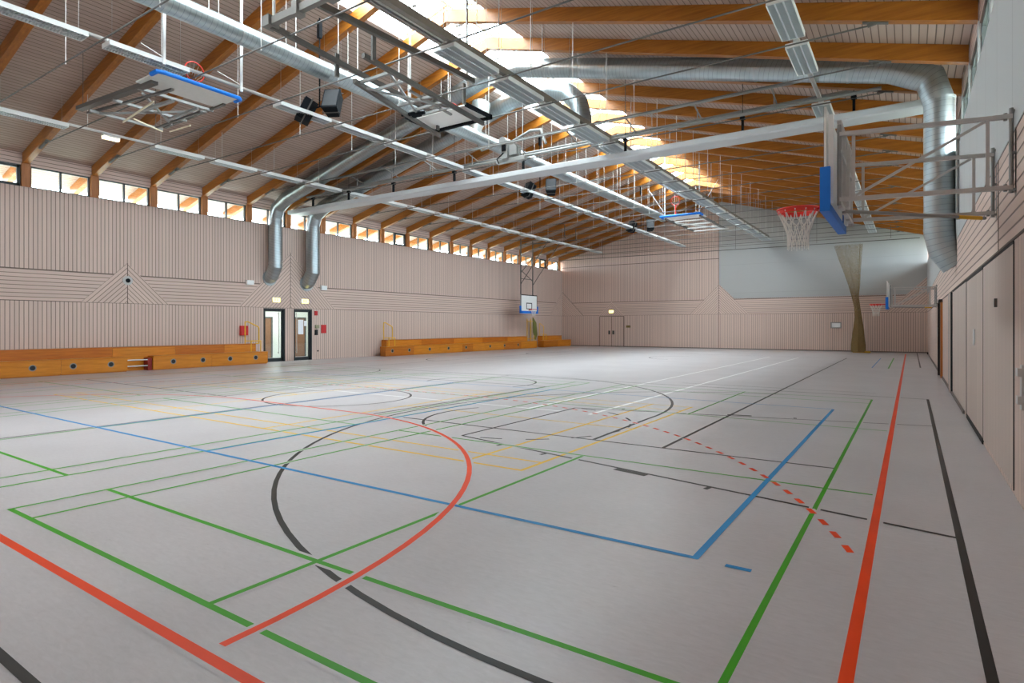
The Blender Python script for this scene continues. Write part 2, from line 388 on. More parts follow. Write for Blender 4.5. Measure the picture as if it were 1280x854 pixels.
# black: basketball court across the hall
for oy in (0,27.3):
    line(.315,1.03+oy,.315,16.25+oy,'black_l',.05,'black end line beside the right wall' if oy==0 else None)
    if oy==0: line(-22.9,1.03,.315,1.03,'black_l',.05); line(-22.9,16.25,.315,16.25,'black_l',.05)
strip([(.315,2.35),(-1.44,2.35)]+[(-1.44+6.6*math.cos(math.radians(270-a)),8.95+6.6*math.sin(math.radians(270-a))) for a in range(3,178,3)]+[(-1.44,15.5)],.05,'black_l','big curved black three point line')
line(.315,5.75,-5.6,6.97,'black_l',.045); line(-5.6,6.97,-5.6,10.6,'black_l',.045); line(-5.6,10.6,.315,11.95,'black_l',.045)
arc(-5.6,8.78,1.8,155,235,'black_l',.05)
for a in range(-80,90,22): arc(-5.6,8.78,1.8,a,a+11,'black_l',.045,'short dash of a black dashed semicircle',6)
for x0,x1,ww in ((-2.83,-2.42,.09),(-1.74,-1.69,.10),(-3.95,-3.9,.12),(-4.75,-4.7,.12)):
    y=lambda q:5.75+(q-.315)*(6.97-5.75)/(-5.915)-.07
    line(x0,y(x0),x1,y(x1),'black_l',ww,'small black lane mark'); line(x0,17.7-y(x0),x1,17.7-y(x1),'black_l',ww,'small black lane mark')
arc(-11.05,9.2,1.65,0,360,'black_l',.05); line(-11.05,1.03,-11.05,16.25,'black_l',.04)
# black: long basketball court
LC=-10.6
line(-2.78,7.77,-2.72,34.8,'black_l',.05,'long black side line'); line(-18.5,7.77,-18.5,34.8,'black_l',.05)
line(-21.3,7.8,-13.3,7.77,'black_l',.045); line(-7.6,7.77,-.72,7.77,'black_l',.045); line(-18.5,34.8,-2.72,34.8,'black_l',.05)
strip([(-3.82,7.8),(-3.86,9.5)]+[(-10.2+6.33*math.cos(math.radians(a)),10.32+6.33*math.sin(math.radians(a))) for a in range(-2,183,4)]+[(-16.54,7.8)],.055,'black_l','big curved black line in the middle of the floor')
line(-8.36,7.77,-8.22,13.8,'black_l',.05); line(-13.4,7.77,-13.4,13.8,'black_l',.05); line(-13.4,13.85,-8.2,13.85,'black_l',.05)
arc(-10.5,13.9,1.65,-20,200,'black_l',.055); line(-5.5,17,-.7,17.03,'black_l',.03)
for c in ((-17.6,30.9),(-18.4,23.0),(-9.6,30.2)): arc(c[0],c[1],1.8,100,260,'black_l',.06)
arc(-17.5,14.4,1.6,-60,60,'black_l',.05)

# ================================================================== WALLS
def tri(mb,a,b,c,mi): mb.face((a,b,c),mi)
def prism_yz(mb,x0,x1,poly,mi):   # polygon in (y,z) between x0 and x1
    n=len(poly); f=[(x1,y,z) for y,z in poly]; g=[(x0,y,z) for y,z in poly]
    mb.poly(f+g,[tuple(range(n)),tuple(range(2*n-1,n-1,-1))]+[(i,n+i,n+(i+1)%n,(i+1)%n) for i in range(n)],mi)
def prism_xz(mb,y0,y1,poly,mi):
    n=len(poly); f=[(x,y0,z) for x,z in poly]; g=[(x,y1,z) for x,z in poly]
    mb.poly(f+g,[tuple(range(n)),tuple(range(2*n-1,n-1,-1))]+[(i,n+i,n+(i+1)%n,(i+1)%n) for i in range(n)],mi)
WT=6.27    # sill of left clerestory
# left wall with two door openings
D1=(16.02,17.12); D2=(17.60,18.62); DH=2.46
mb=MB()
for a,b in ((YN-.2,D1[0]),(D1[1],D2[0]),(D2[1],YF+.2)): mb.b2((XL-.25,a,0),(XL,b,DH),0)
mb.b2((XL-.25,YN-.2,DH),(XL,YF+.2,WT),0)
mb.b2((XL-.25,YN-.2,7.0),(XL-.02,YF+.2,7.42),4)
mb.b2((XL,YN,2.5),(XL+.012,YF,3.56),1)
for yc,hw in ((10.37,1.5),(17.40,2.62),(31.5,0)):
    if hw:
        prism_yz(mb,XL,XL+.022,[(yc-hw,2.5),(yc,2.5),(yc,2.5+hw)],2); prism_yz(mb,XL,XL+.022,[(yc,2.5),(yc+hw,2.5),(yc,2.5+hw)],3)
        mb.b2((XL,yc-.012,2.5),(XL+.026,yc+.012,2.5+hw),5)
prism_yz(mb,XL,XL+.022,[(YF-2.1,2.5),(YF,2.5),(YF,4.6)],2)
for z in (2.5,3.56): mb.b2((XL,YN,z-.012),(XL+.0135,YF,z+.012),5)
wl=struct(mb,'wall_left',[M['wall_v_y'],M['wall_h'],M['wall_d1y'],M['wall_d2y'],M['wall_h'],M['joint']])
# right wall
mb=MB()
mb.b2((XR,YN-.2,0),(XR+.4,YF+.2,5.48),0)
mb.b2((XR-.012,YN,2.5),(XR,YF,3.53),1)
mb.b2((XR-.02,YN,3.53),(XR+.02,YF,5.5),2)
mb.b2((XR-.018,8.66,2.5),(XR,8.68,3.53),4)
mb.b2((XE_R+.02,YN-.2,6.95),(XE_R+.25,YF+.2,7.42),1)
for z in (2.5,3.53): mb.b2((XR-.0135,YN,z-.012),(XR,YF,z+.012),4)
wr=struct(mb,'wall_right',[M['wall_v_y'],M['wall_h'],M['panel_grey'],M['wall_d1y'],M['joint']])
# far wall with gable
mb=MB()
gx=RX; gz=deck(RX)
prism_xz(mb,YF,YF+.25,[(XL-.25,0),(XE_R+.3,0),(XE_R+.3,7.3),(gx,gz+.1),(XL-.25,7.3)],0)
mb.b2((XL,YF-.012,2.5),(XR,YF,3.56),1)
prism_xz(mb,YF-.022,YF,[(-13.6,2.5),(-11.5,2.5),(-11.5,4.63)],2); prism_xz(mb,YF-.022,YF,[(-11.5,2.5),(-9.4,2.5),(-11.5,4.63)],3)
prism_xz(mb,YF-.022,YF,[(-20.95,2.5),(-19.87,2.5),(-19.87,3.6)],2); prism_xz(mb,YF-.022,YF,[(-19.87,2.5),(-18.8,2.5),(-19.87,3.6)],3)
prism_xz(mb,YF-.022,YF,[(XL,2.5),(-22.4,2.5),(XL,4.5)],3)
prism_xz(mb,YF-.022,YF,[(-1.3,2.5),(XR,2.5),(XR,4.65)],2)
# grey panel, cut round the boarded triangle
prism_xz(mb,YF-.018,YF,[(-11.48,4.66),(-10.41,3.6),(XR,3.6),(XR,7.3),(gx+.2,gz-.1),(-11.48,gz-.1)],4)
for z in (2.5,3.56): mb.b2((XL,YF-.0135,z-.012),(XR,YF,z+.012),5)
mb.b2((-11.5,YF-.026,0),(-11.47,YF,gz-.1),5); mb.b2((XL,YF-.004,6.5),(-11.5,YF,6.54),5)
prism_xz(mb,YF-.0225,YF,[(XL,4.5),(-22.4,2.5),(-22.37,2.5),(XL,4.53)],5)
wf=struct(mb,'wall_far',[M['wall_v_x'],M['wall_h'],M['wall_d1x'],M['wall_d2x'],M['panel_grey_x'],M['joint']])
mb=MB(); prism_xz(mb,YN-.25,YN,[(XL-.25,0),(XE_R+.3,0),(XE_R+.3,7.3),(gx,gz+.1),(XL-.25,7.3)],0)
struct(mb,'wall_near',[M['wall_v_x']])
for nm,a,b in (('baseboard_left',(XL,YN,0),(XL+.03,D1[0],.06)),('baseboard_far',(XL,YF-.03,0),(XR,YF,.07)),('baseboard_right',(XR-.03,13.95,0),(XR,YF,.06))):
    mb=MB(); mb.b2(a,b); struct(mb,nm,[plain('base strip '+nm,srgb(120,108,102),.5)])

# ================================================================== CEILING
SX0,SX1,SY0,SY1=-12.9,-9.85,1.3,38.2
def slab(mb,x0,x1,y0,y1,t=.12,mi=0):
    z0,z1=deck(x0),deck(x1)
    mb.poly([(x0,y0,z0),(x1,y0,z1),(x1,y1,z1),(x0,y1,z0),(x0,y0,z0+t),(x1,y0,z1+t),(x1,y1,z1+t),(x0,y1,z0+t)],[(0,1,2,3),(7,6,5,4),(0,4,5,1),(1,5,6,2),(2,6,7,3),(3,7,4,0)],mi)
mb=MB()
slab(mb,XL-2.2,SX0,YN-.3,YF+.3); slab(mb,SX1,XE_R+2.0,YN-.3,YF+.3)
slab(mb,SX0,RX,YN-.3,SY0); slab(mb,RX,SX1,YN-.3,SY0); slab(mb,SX0,RX,SY1,YF+.3); slab(mb,RX,SX1,SY1,YF+.3)
ceil=struct(mb,'ceiling',[M['deck']])
# skylight: curb, bars, panes (one glazed unit per bay)
wn=0
curbm=plain('white skylight curb',srgb(238,236,228),.6,noise=.02)
ys=[SY0]+[y for y in BY if SY0+.5<y<SY1-.5]+[SY1]
for a,b in zip(ys[:-1],ys[1:]):
    wn+=1; mb=MB()
    for x0,x1 in ((SX0,RX),(RX,SX1)):
        z0,z1=deck(x0)+.22,deck(x1)+.22
        for yy in (a+.03,b-.03): mb.bar((x0,yy,z0),(x1,yy,z1),.06,.10)
    mb.b2((SX0-.05,a,deck(SX0)),(SX0,b,deck(SX0)+.3)); mb.b2((SX1,a,deck(SX1)),(SX1+.05,b,deck(SX1)+.3)); mb.b2((RX-.04,a,deck(RX)+.14),(RX+.04,b,deck(RX)+.26))
    o=struct(mb,'window_%d'%wn,[curbm]); o['label']='skylight bay glazed over the ridge'
    g=MB()
    for x0,x1 in ((SX0,RX),(RX,SX1)):
        z0,z1=deck(x0)+.24,deck(x1)+.24
        g.poly([(x0,a,z0),(x1,a,z1),(x1,b,z1),(x0,b,z0),(x0,a,z0+.01),(x1,a,z1+.01),(x1,b,z1+.01),(x0,b,z0+.01)],[(0,1,2,3),(7,6,5,4),(0,4,5,1),(1,5,6,2),(2,6,7,3),(3,7,4,0)])
    g.build('window_pane',M['glass'],o)
# left clerestory windows and posts, right clerestory
BW=.18
darks={5.3:1,23.3:1,39.3:1}
for i,(a,b) in enumerate(zip(BY[:-1],BY[1:])):
    if a<1: continue
    wn+=1; y0,y1=a+.12,b-.12; ym=(y0+y1)/2; mb=MB(); z0,z1=WT,7.0; x=XL-.12
    for (p,q) in (((y0,z0),(y1,z0+.045)),((y0,z1-.05),(y1,z1))): mb.b2((x-.04,p[0],p[1]),(x+.04,q[0],q[1]),0)
    for yy,w in ((y0+.03,.06),(ym,.06),(y1-.03,.06)): mb.b2((x-.04,yy-w/2,z0),(x+.04,yy+w/2,z1),0)
    if any(abs(a-k)<.1 for k in darks):
        for (p,q) in (((ym+.02,z0+.03),(y1-.03,z0+.10)),((ym+.02,z1-.11),(y1-.03,z1-.04)),((ym+.02,z0+.03),(ym+.09,z1-.04)),((y1-.10,z0+.03),(y1-.03,z1-.04))): mb.b2((x-.03,p[0],p[1]),(x+.06,q[0],q[1]),1)
    o=struct(mb,'window_%d'%wn,[M['frame_dark'],M['frame_black']]); o['label']='pair of panes in the left clerestory'
    for p,q in ((y0,ym),(ym,y1)):
        g=MB(); g.b2((x-.005,p,z0),(x+.005,q,z1)); g.build('window_pane',M['glass'],o)
tn=0
for y in BY:
    tn+=1; mb=MB(); mb.b2((XL-.20,y-.12,WT),(XL+.04,y+.12,7.05)); struct(mb,'trim_%d'%tn,[M['post_wood']],'orange timber post between left windows')
for i,(a,b) in enumerate(zip(BY[:-1],BY[1:])):
    if a<1: continue
    wn+=1; y0,y1=a+.1,b-.1; ym=(y0+y1)/2; mb=MB(); z0,z1=5.5,6.95; x=XE_R+.1
    for (p,q) in (((y0,z0),(y1,z0+.08)),((y0,z1-.08),(y1,z1))): mb.b2((x-.05,p[0],p[1]),(x+.05,q[0],q[1]))
    for yy in (y0+.04,ym,y1-.04): mb.b2((x-.05,yy-.04,z0),(x+.05,yy+.04,z1))
    o=struct(mb,'window_%d'%wn,[M['frame_dark']]); o['label']='pair of panes high on the right wall'
    for p,q in ((y0,ym),(ym,y1)):
        g=MB(); g.b2((x-.005,p,z0),(x+.005,q,z1)); g.build('window_pane',M['glass'],o)
for y in BY:
    tn+=1; mb=MB(); mb.b2((XE_R-.0,y-.12,5.5),(XE_R+.2,y+.12,7.0)); struct(mb,'trim_%d'%tn,[M['panel_grey']],'pale post between the right windows')
# outside ground
mb=MB(); mb.b2((-120,-60,-.6),(XL-.3,110,-.25)); mb.b2((XR+.5,-60,-.6),(90,110,-.25)); struct(mb,'ground',[M['ground']])

# ================================================================== ROOF FRAMES
def rafter(mb,xa,xb,y):
    za,zb=under(xa),under(xb)
    def q(x,z): return [(x,y-BW/2,z),(x,y+BW/2,z)]
    d=BD-.004
    vs=[(xa,y-BW/2,za),(xb,y-BW/2,zb),(xb,y+BW/2,zb),(xa,y+BW/2,za),(xa,y-BW/2,za+d),(xb,y-BW/2,zb+d),(xb,y+BW/2,zb+d),(xa,y+BW/2,za+d)]
    mb.poly(vs,[(0,3,2,1),(4,5,6,7),(0,1,5,4),(1,2,6,5),(2,3,7,6),(3,0,4,7)])
HX=(-19.6,-15.35,-11.2,-7.1)
xtl=XL+(TIE-EAVE)/SL+.15; xtr=XE_R-(TIE-EAVE)/SR-.15
k=0
for y in BY:
    vis=inframe(RX,y,RZ) or inframe(XL,y,EAVE) or inframe(XL+6,y,under(XL+6)) or inframe(XE_R,y,EAVE)
    t=thing('roof_frame','x','roof frame',(RX,y,RZ),'orange timber roof frames with steel tie rods')
    if vis: t['label']='orange laminated timber roof frame with tie rod, %s from the camera'%ORD[k]; k+=1
    else: t['label']='orange laminated timber roof frame over the camera, outside the picture'
    m=MB(); rafter(m,XL-1.9,RX,y); part(m,'rafter',M['glulam'],t,'left rafter')
    m=MB(); rafter(m,RX,XE_R,y); part(m,'rafter',M['glulam'],t,'right rafter')
    m=MB(); m.tube([(xtl,y,TIE),(xtr,y,TIE)],.017,6); part(m,'tie_rod',M['rodm'],t)
    for xx,s,e in ((xtl,1,.45),(xtr,-1,.22)):
        m=MB(); m.bar((xx-e*s,y,under(xx-e*s)-.015),(xx+.2*s,y,under(xx+.2*s)-.015),.09,.02); m.bar((xx-.05*s,y,under(xx)-.01),(xx+.12*s,y,TIE),.04,.06)
        part(m,'tie_bracket',M['rodm'],t)
    for xx in HX:
        m=MB(); m.tube([(xx,y,TIE-.05),(xx,y,under(xx)+.02)],.009,5); part(m,'hanger',M['hanger'],t)
# vent motors in the skylight
k=0
for y in [b+1 for b in BY if 2<b<37]:
    m=MB(); m.b2((-11.75,y-.06,10.95),(-11.45,y+.06,11.05)); m.tube([(-11.6,y,10.97),(-11.6,y,10.72)],.02,6); m.b2((-11.68,y-.05,10.66),(-11.52,y+.05,10.74))
    o=m.build('vent_motor',M['steel'])
    vis=inframe(-11.6,y,10.9)
    tag(o,('small grey vent motor in the skylight, %s from the camera'%ORD[k]) if vis else 'small grey vent motor in the skylight above the picture','vent motor','vent motors in the skylight')
    if vis: k+=1

# ================================================================== LUMINAIRES
def luminaire(w,L=1.62,tubes=2):
    t=thing('ceiling_light','x','light',(0,0,TIE+.02))
    z=TIE+.02
    m=MB(); h=.10
    m.b2((-w/2,-L/2,z+h-.012),(w/2,L/2,z+h)); m.bar((-w/2,-L/2,z+h/2),(-w/2,L/2,z+h/2),.012,h); m.bar((w/2,-L/2,z+h/2),(w/2,L/2,z+h/2),.012,h)
    m.b2((-w/2,-L/2-.006,z),(w/2,-L/2,z+h)); m.b2((-w/2,L/2,z),(w/2,L/2+.006,z+h)); m.b2((-.06,-L/2,z+h),(.06,L/2,z+h+.05))
    part(m,'housing',M['white'],t)
    m=MB(); n=28
    for i in range(n+1):
        y=-L/2+.02+(L-.04)*i/n; m.b2((-w/2+.01,y-.003,z+.002),(w/2-.01,y+.003,z+.04))
    for i in range(1,tubes): xx=-w/2+w*i/tubes; m.b2((xx-.012,-L/2,z),(xx+.012,L/2,z+.05))
    part(m,'louvre',M['reflector'],t)
    m=MB()
    for i in range(tubes):
        xx=-w/2+w*(i+.5)/tubes; m.tube([(xx,-L/2+.05,z+.07),(xx,L/2-.05,z+.07)],.014,6)
    part(m,'lamp_tube',M['tube_lamp'],t)
    return t
rows=[(-20.55,.36,2,'row above the left windows',lambda a:not(7<a<9 or 5<a<7 and False)),
      (-13.85,.36,2,'second row from the left wall',lambda a:not(7<a<9)),
      (-8.12,.56,3,'wide row beside the dark tray under the skylight',lambda a:a>9),
      (-1.97,.42,3,'row nearest the right wall',lambda a:a>9 and not(15<a<16 or 19<a<20))]
for ri,(x,w,tb,desc,ok) in enumerate(rows):
    proto=None; k=0
    # supporting channel
    m=MB(); z=TIE+.17
    m.b2((x-.045,2.5,z),(x+.045,43.2,z+.012)); m.b2((x-.045,2.5,z-.04),(x-.038,43.2,z)); m.b2((x+.038,2.5,z-.04),(x+.045,43.2,z))
    o=m.build('light_channel',M['hanger']); tag(o,'long perforated steel channel carrying the '+desc.replace('row','light row'),'channel','channels carrying the lights')
    for a in BY:
        if a<2 or a>42: continue
        if not ok(a): continue
        if proto is None: proto=luminaire(w,1.62,tb); t=proto
        else: t=copy_tree(proto)
        t.location=(x,a+1.0,TIE+.02)
        vis=inframe(x,a+1,TIE) or inframe(x,a+1.6,TIE)
        t['group']='louvred lights, '+desc
        t['label']=('%s light from the camera in the %s'%(ORD[k],desc)) if vis else 'light outside the picture in the '+desc
        if vis: k+=1
        each('suspension_wire',M['hanger'],t,(-.7,.7),lambda m,q:m.tube([(x,a+1+q,TIE+.18),(x,a+1+q,deck(x)+.0)],.004,4))
# emergency light in the gap of row one
t=thing('emergency_light','small lit emergency lamp in the gap of the light row above the left windows','light',(-20.55,8.3,TIE-.02))
m=MB(); m.b2((-20.62,8.05,TIE-.02),(-20.48,8.5,TIE+.05)); part(m,'diffuser',plain('warm lit diffuser',(1,.9,.6,1),.5,noise=0,emit=1.0),t)
m=MB(); m.b2((-20.63,8.04,TIE+.05),(-20.47,8.51,TIE+.10)); part(m,'housing',M['white'],t)
# dark tray
t=thing('cable_tray','long brownish grey tray running beside the wide light row under the skylight','tray',(-7.45,22,7.5))
m=MB(); x=-8.12; z=TIE+.2
m.b2((-8.30,2,7.60),(-7.95,43,7.76)); part(m,'tray_body',plain('brown grey tray metal',srgb(140,130,122),.5,.2),t)
each('hanger',M['steel'],t,[y for y in BY if y>2],lambda m,y:m.tube([(x,y+.2,z+.15),(x,y+.2,under(x)+.1)],.009,5))

# ================================================================== DUCTS
def duct(name,label,pts,r,bands=None,n=28):
    t=thing(name,label,'duct',tuple(pts[0]))
    m=MB(); m.tube(pts,r,n); part(m,'duct_body',M['duct'],t)
    if pts[0][0]<XL+.1:
        m=MB(); m.tube([(XL+.025,pts[0][1],pts[0][2]),(XL+.055,pts[0][1],pts[0][2])],r+.06,n); part(m,'wall_collar',M['band'],t)
    if bands:
        each('clamp_band',M['band'],t,bands,lambda m,q:m.tube([V(q[0])-V(q[1]).normalized()*.025,V(q[0])+V(q[1]).normalized()*.025],r+.008,n))
    return t
ul=lambda x:deck(x)-.50
# cross duct one: left wall -> ridge -> right wall
Y1=16.3
p=[(XL+.02,Y1,3.85),(XL+.20,Y1,3.95),(-23.92,Y1,4.35),(-23.92,Y1,6.55),(-23.72,Y1,7.0),(-23.0,Y1,7.35),(-12.2,Y1,10.12),(-10.6,Y1,10.12),(-.35,Y1,7.57),(.36,Y1,7.20),(.53,Y1,6.62),(.53,Y1,3.75),(.62,Y1,3.32),(XR,Y1,3.0)]
dl=V((10.8,0,2.77)); dr=V((10.05,0,-2.5))
bands=[((x,Y1,7.35+(x+23.0)*2.77/10.8),dl) for x in (-22.5,-18.5,-15)]+[((x,Y1,10.12-(x+10.6)*2.5/10.05),dr) for x in (-9.4,-7.5,-5.5,-3.3,-1.2)]+[((-23.92,Y1,z),(0,0,1)) for z in (4.5,6.45)]+[((.53,Y1,z),(0,0,1)) for z in (3.8,6.7)]
duct('ventilation_duct','wide galvanised duct crossing under the roof and dropping down the right wall',p,.295,bands)
Y2=18.3
p=[(XL+.02,Y2,3.72),(XL+.20,Y2,3.82),(-23.88,Y2,4.25),(-23.88,Y2,6.5),(-23.7,Y2,6.95),(-23.0,Y2,7.3),(-12.2,Y2,10.07),(-10.6,Y2,10.05),(-10.0,Y2,9.85),(-9.55,Y2,9.4),(-9.4,Y2,8.85),(-9.4,Y2,8.55)]
duct('ventilation_duct','galvanised duct from the left wall above the right door, elbowing down under the skylight',p,.32,[((x,Y2,7.3+(x+23.0)*2.77/10.8),dl) for x in (-22.5,-18.5,-15)]+[((-23.88,Y2,z),(0,0,1)) for z in (4.4,6.4)])
DX,DZ,DR=-13.0,8.47,.235
p=[(DX,2.0,DZ),(DX,36.5,DZ)]
t=duct('ventilation_duct','long galvanised duct running down the hall from the top left towards the far wall',p,DR,[((DX,y,DZ),(0,1,0)) for y in (4.2,6.2,7.9,10.4,13.0,15.4,20,24,28,32,36.3)])
m=MB(); m.tube([(DX,17.3,9.75),(DX,17.2,9.3),(DX,17.0,8.8),(DX,16.95,8.5)],[.34,.32,.22,.2],24); part(m,'branch_cone',plain('pale duct branch',srgb(170,172,170),.5,.6),t)
each('hanger',M['hanger'],t,[(y,q) for y in BY if 3<y<36 for q in (-.2,.2)],lambda m,k:m.tube([(DX+k[1],k[0],DZ+.1),(DX+k[1],k[0],under(DX)+.1)],.007,5))
duct('ventilation_duct','long galvanised duct hidden behind the dark tray below the skylight',[(-9.4,17.7,8.32),(-9.4,29.8,8.32)],DR,[((-9.4,y,8.32),(0,1,0)) for y in (20,24,28)])

# ================================================================== DIVIDER CURTAIN BOX + DRIVE
t=thing('divider_casing','long pale grey casing of the divider curtain spanning the hall overhead','curtain casing',(-12,17.4,6.95))
m=MB(); y0,y1=17.05,17.72; z0,z1=6.84,7.06
poly=[(y0,z0+.03),(y0+.05,z0),(y1-.05,z0),(y1,z0+.03),(y1,z1-.05),(y1-.12,z1),(y0+.12,z1),(y0,z1-.05)]
prism_yz(m,XL+.3,XR-.3,poly,0); part(m,'casing',M['box_alu'],t)
for x in [-22.6,-20.2,-17.5,-14.3,-11.2,-7.4,-3.9,-1.2]:
    m=MB(); m.b2((x-.03,17.3,z1),(x+.03,17.38,z1+.42)); m.b2((x-.06,17.27,z1+.36),(x+.06,17.41,z1+.44)); m.tube([(x,17.34,z1+.4),(x,17.34,under(x)+.05)],.008,5)
    part(m,'hanger',M['black'],t)
t=thing('curtain_drive','winding shafts and motor of the divider curtain above the grey casing','curtain drive',(-12,17.3,7.7))
for yy,zz,r in ((17.15,7.50,.045),(17.55,7.72,.04),(16.8,7.95,.032)):
    m=MB(); m.tube([(-22.8,yy,zz),(-1.0 if r<.04 else -.6,yy,zz)],r,10); part(m,'shaft',M['steel'],t)
for x in [-21.5+2.05*i for i in range(10)]:
    m=MB(); m.bar((x,16.8,7.93),(x,17.6,7.72),.03,.03); m.bar((x,17.15,7.45),(x,17.15,7.9),.03,.03,up=(0,1,0)); m.bar((x,17.1,7.5),(x,17.6,7.72),.03,.03)
    part(m,'bracket',M['steel'],t)
mx=-11.7
m=MB(); m.b2((mx-.2,17.0,7.5),(mx+.05,17.4,8.05)); m.tube([(mx-.1,16.9,8.1),(mx-.1,17.5,8.1)],.14,14); m.b2((mx+.1,17.05,7.6),(mx+.4,17.35,7.95)); m.b2((mx-.5,17.1,7.4),(mx+.7,17.3,7.5))
part(m,'motor',M['steel'],t)
m=MB(); m.b2((mx-.15,16.95,7.75),(mx+.0,17.0,7.98)); m.tube([(mx-.1,17,7.7),(mx-.35,16.95,7.5),(mx-.3,17.0,7.35)],.02,6); part(m,'motor_cover',M['black'],t)
m=MB(); m.tube([(mx+.1,17.2,8.1),(mx+.9,17.2,8.35),(mx+1.3,17.2,8.3),(mx+1.5,17.2,7.8)],.05,8); m.tube([(mx-.1,17.2,8.15),(mx-1.2,17.2,8.0),(mx-1.5,17.2,8.4),(mx-1.5,17.2,9.9)],.03,8); part(m,'conduit',M['steel'],t)

# ================================================================== BASKETS
def ring_mesh(c,dirx=0,diry=0,tilt=None):
    m=MB(); m.torus(c,.228,.011,'z',28,8); return m
def net_mesh(c,h=.42,r0=.225,r1=.115,n=12):
    m=MB()
    c=V(c)
    def rad(t): return r0+(r1-r0)*min(1,t*1.45)**.8
    for s in (-1,1):
        for k in range(n):
            pts=[]
            for j in range(9):
                t=j/8; a=2*math.pi*(k/n)+s*(t*2.0)*math.pi/n*1.6
                if t<.3: a=2*math.pi*(k/n)+s*t*math.pi/n*1.2
                q=rad(t); pts.append(c+V((q*math.cos(a),q*math.sin(a),-.02-h*t)))
            m.tube(pts,.0065,4)
    for t in (.99,): 
        q=rad(t)
        for k in range(n*2):
            a=math.pi*k/n; p=c+V((q*math.cos(a),q*math.sin(a),-.02-h*t)); m.tube([p,p+V((0,0,-.03-.02*(k%2)))],.0038,4)
    return m
def band_ring(c):
    m=MB(); c=V(c)
    m.torus(c,.228,.011,'z',28,8)
    n=28; 
    for k in range(n):        # skirt with net hooks below the hoop
        a=2*math.pi*k/n; b=2*math.pi*(k+1)/n
        p=[c+V((.222*math.cos(q),.222*math.sin(q),z)) for q,z in ((a,0),(b,0),(b,-.05),(a,-.05))]
        p2=[c+V((.218*math.cos(q),.218*math.sin(q),z)) for q,z in ((a,0),(b,0),(b,-.05),(a,-.05))]
        m.poly(p+p2,[(0,1,2,3),(7,6,5,4),(3,2,6,7),(0,4,5,1)])
    return m
def wall_basket(yc,zr,xb,ww,detail,label):
    """basket on the right wall: yc centre, zr ring height, xb front face of the board, ww board width"""
    t=thing('wall_basketball_hoop',label,'basketball hoop',(XR,yc,zr),'basketball hoops on the right wall')
    zb,zt=zr-.15,zr+.88; y0,y1=yc-ww/2,yc+ww/2
    bd=MB(); bd.b2((xb,y0,zb),(xb+.022,y1,zt)); b=part(bd,'backboard',M['white_board'],t)
    f=MB(); w=.05
    for a,c in (((y0,zt-w),(y1,zt)),((y0,zb),(y1,zb+w)),((y0,zb),(y0+w,zt)),((y1-w,zb),(y1,zt)),((yc-.3,zr),(yc+.3,zr+w)),((yc-.3,zr+.4),(yc+.3,zr+.45)),((yc-.3,zr),(yc-.25,zr+.45)),((yc+.25,zr),(yc+.3,zr+.45))):
        f.b2((xb-.002,a[0],a[1]),(xb,c[0],c[1]))
    part(f,'target_square',M['black'],t)
    pm=MB()   # padding: bottom edge, corners and up the sides
    pm.b2((xb-.035,y0-.03,zb-.06),(xb+.06,y1+.03,zb+.02))
    for yy in (y0,y1): pm.b2((xb-.035,yy-.035,zb-.06),(xb+.06,yy+.035,zb+.40))
    part(pm,'edge_padding',M['blue'],t)
    # rear frame behind the board
    xr=xb+.13
    each('board_edge_frame',M['white'],t,(y0+.05,y1-.05),lambda m,yy:m.b2((xb+.04,yy-.03,zb+.03),(xb+.085,yy+.03,zt-.08)))
    rf=MB()
    for yy in (y0+.25,yc-.25,yc+.25,y1-.25): rf.b2((xr-.02,yy-.02,zb),(xr+.02,yy+.02,zt-.12))
    for zz in (zb+.04,zr+.42,zt-.15): rf.b2((xr-.02,y0+.1,zz-.02),(xr+.02,y1-.1,zz+.02))
    rf.b2((xr-.03,yc-.2,zr-.1),(xr+.03,yc+.2,zr+.1))
    rf.bar((xr+.02,yc-.25,zb+.1),(xr+.02,yc+.25,zt-.2),.03,.03); rf.bar((xr+.06,y0+.25,zb),(xr+.03,yc,zt-.2),.03,.03)
    part(rf,'board_carrier',M['steel_l'],t)
    rc=(xb-.375,yc,zr)
    rm=band_ring(rc); rm.b2((xb-.16,yc-.06,zr-.03),(xb-.01,yc+.06,zr+.01)); rm.b2((xb-.02,yc-.1,zr-.12),(xb-.003,yc+.1,zr+.03))
    rg=part(rm,'hoop',M['red'],t)
    nt_=net_mesh(rc); part(nt_,'net',M['cord'],rg)
    # folding side frames
    xa=xb+.13; z0,z1=zb+.07,zb+.75
    for (ya,yw,s) in ((yc-.79,yc-.48,1),(yc+.67,yc+1.05,1)):
        m=MB(); a=.042
        m.bar((xa,ya,z1),(XR-.04,yw,z1),a,a); m.bar((xa,ya,z0),(XR-.04,yw,z0),a,a)
        q=lambda u:(xa+(XR-.04-xa)*u, ya+(yw-ya)*u)
        for u in (.09,.87): xx,yy=q(u); m.bar((xx,yy,z0),(xx,yy,z1),.03,.03)
        xx,yy=q(.1); x2,y2=q(.85); m.bar((xx,yy,z0+.03),(x2,y2,z1-.03),.026,.026)
        part(m,'folding_frame',M['steel_l'],t)
        m=MB(); m.tube([(XR-.045,yw,z0-.05),(XR-.045,yw,z1+.08)],.019,8)
        for zz in (z0-.02,z0+.33,z1+.05): m.b2((XR-.05,yw-.02,zz-.012),(XR,yw+.02,zz+.012))
        m.b2((XR-.012,yw-.05,z0-.08),(XR-.001,yw+.05,z1+.1)) 
        for zz in (z0,z1): m.tube([(XR-.09,yw-.01,zz-.035),(XR-.09,yw-.01,zz+.035)],.016,8)
        part(m,'wall_hinge',M['steel'],t)
        m=MB(); m.tube([(xa,ya,z0-.06),(xa,ya,z1+.1)],.02,8); part(m,'board_hinge',M['steel'],t)
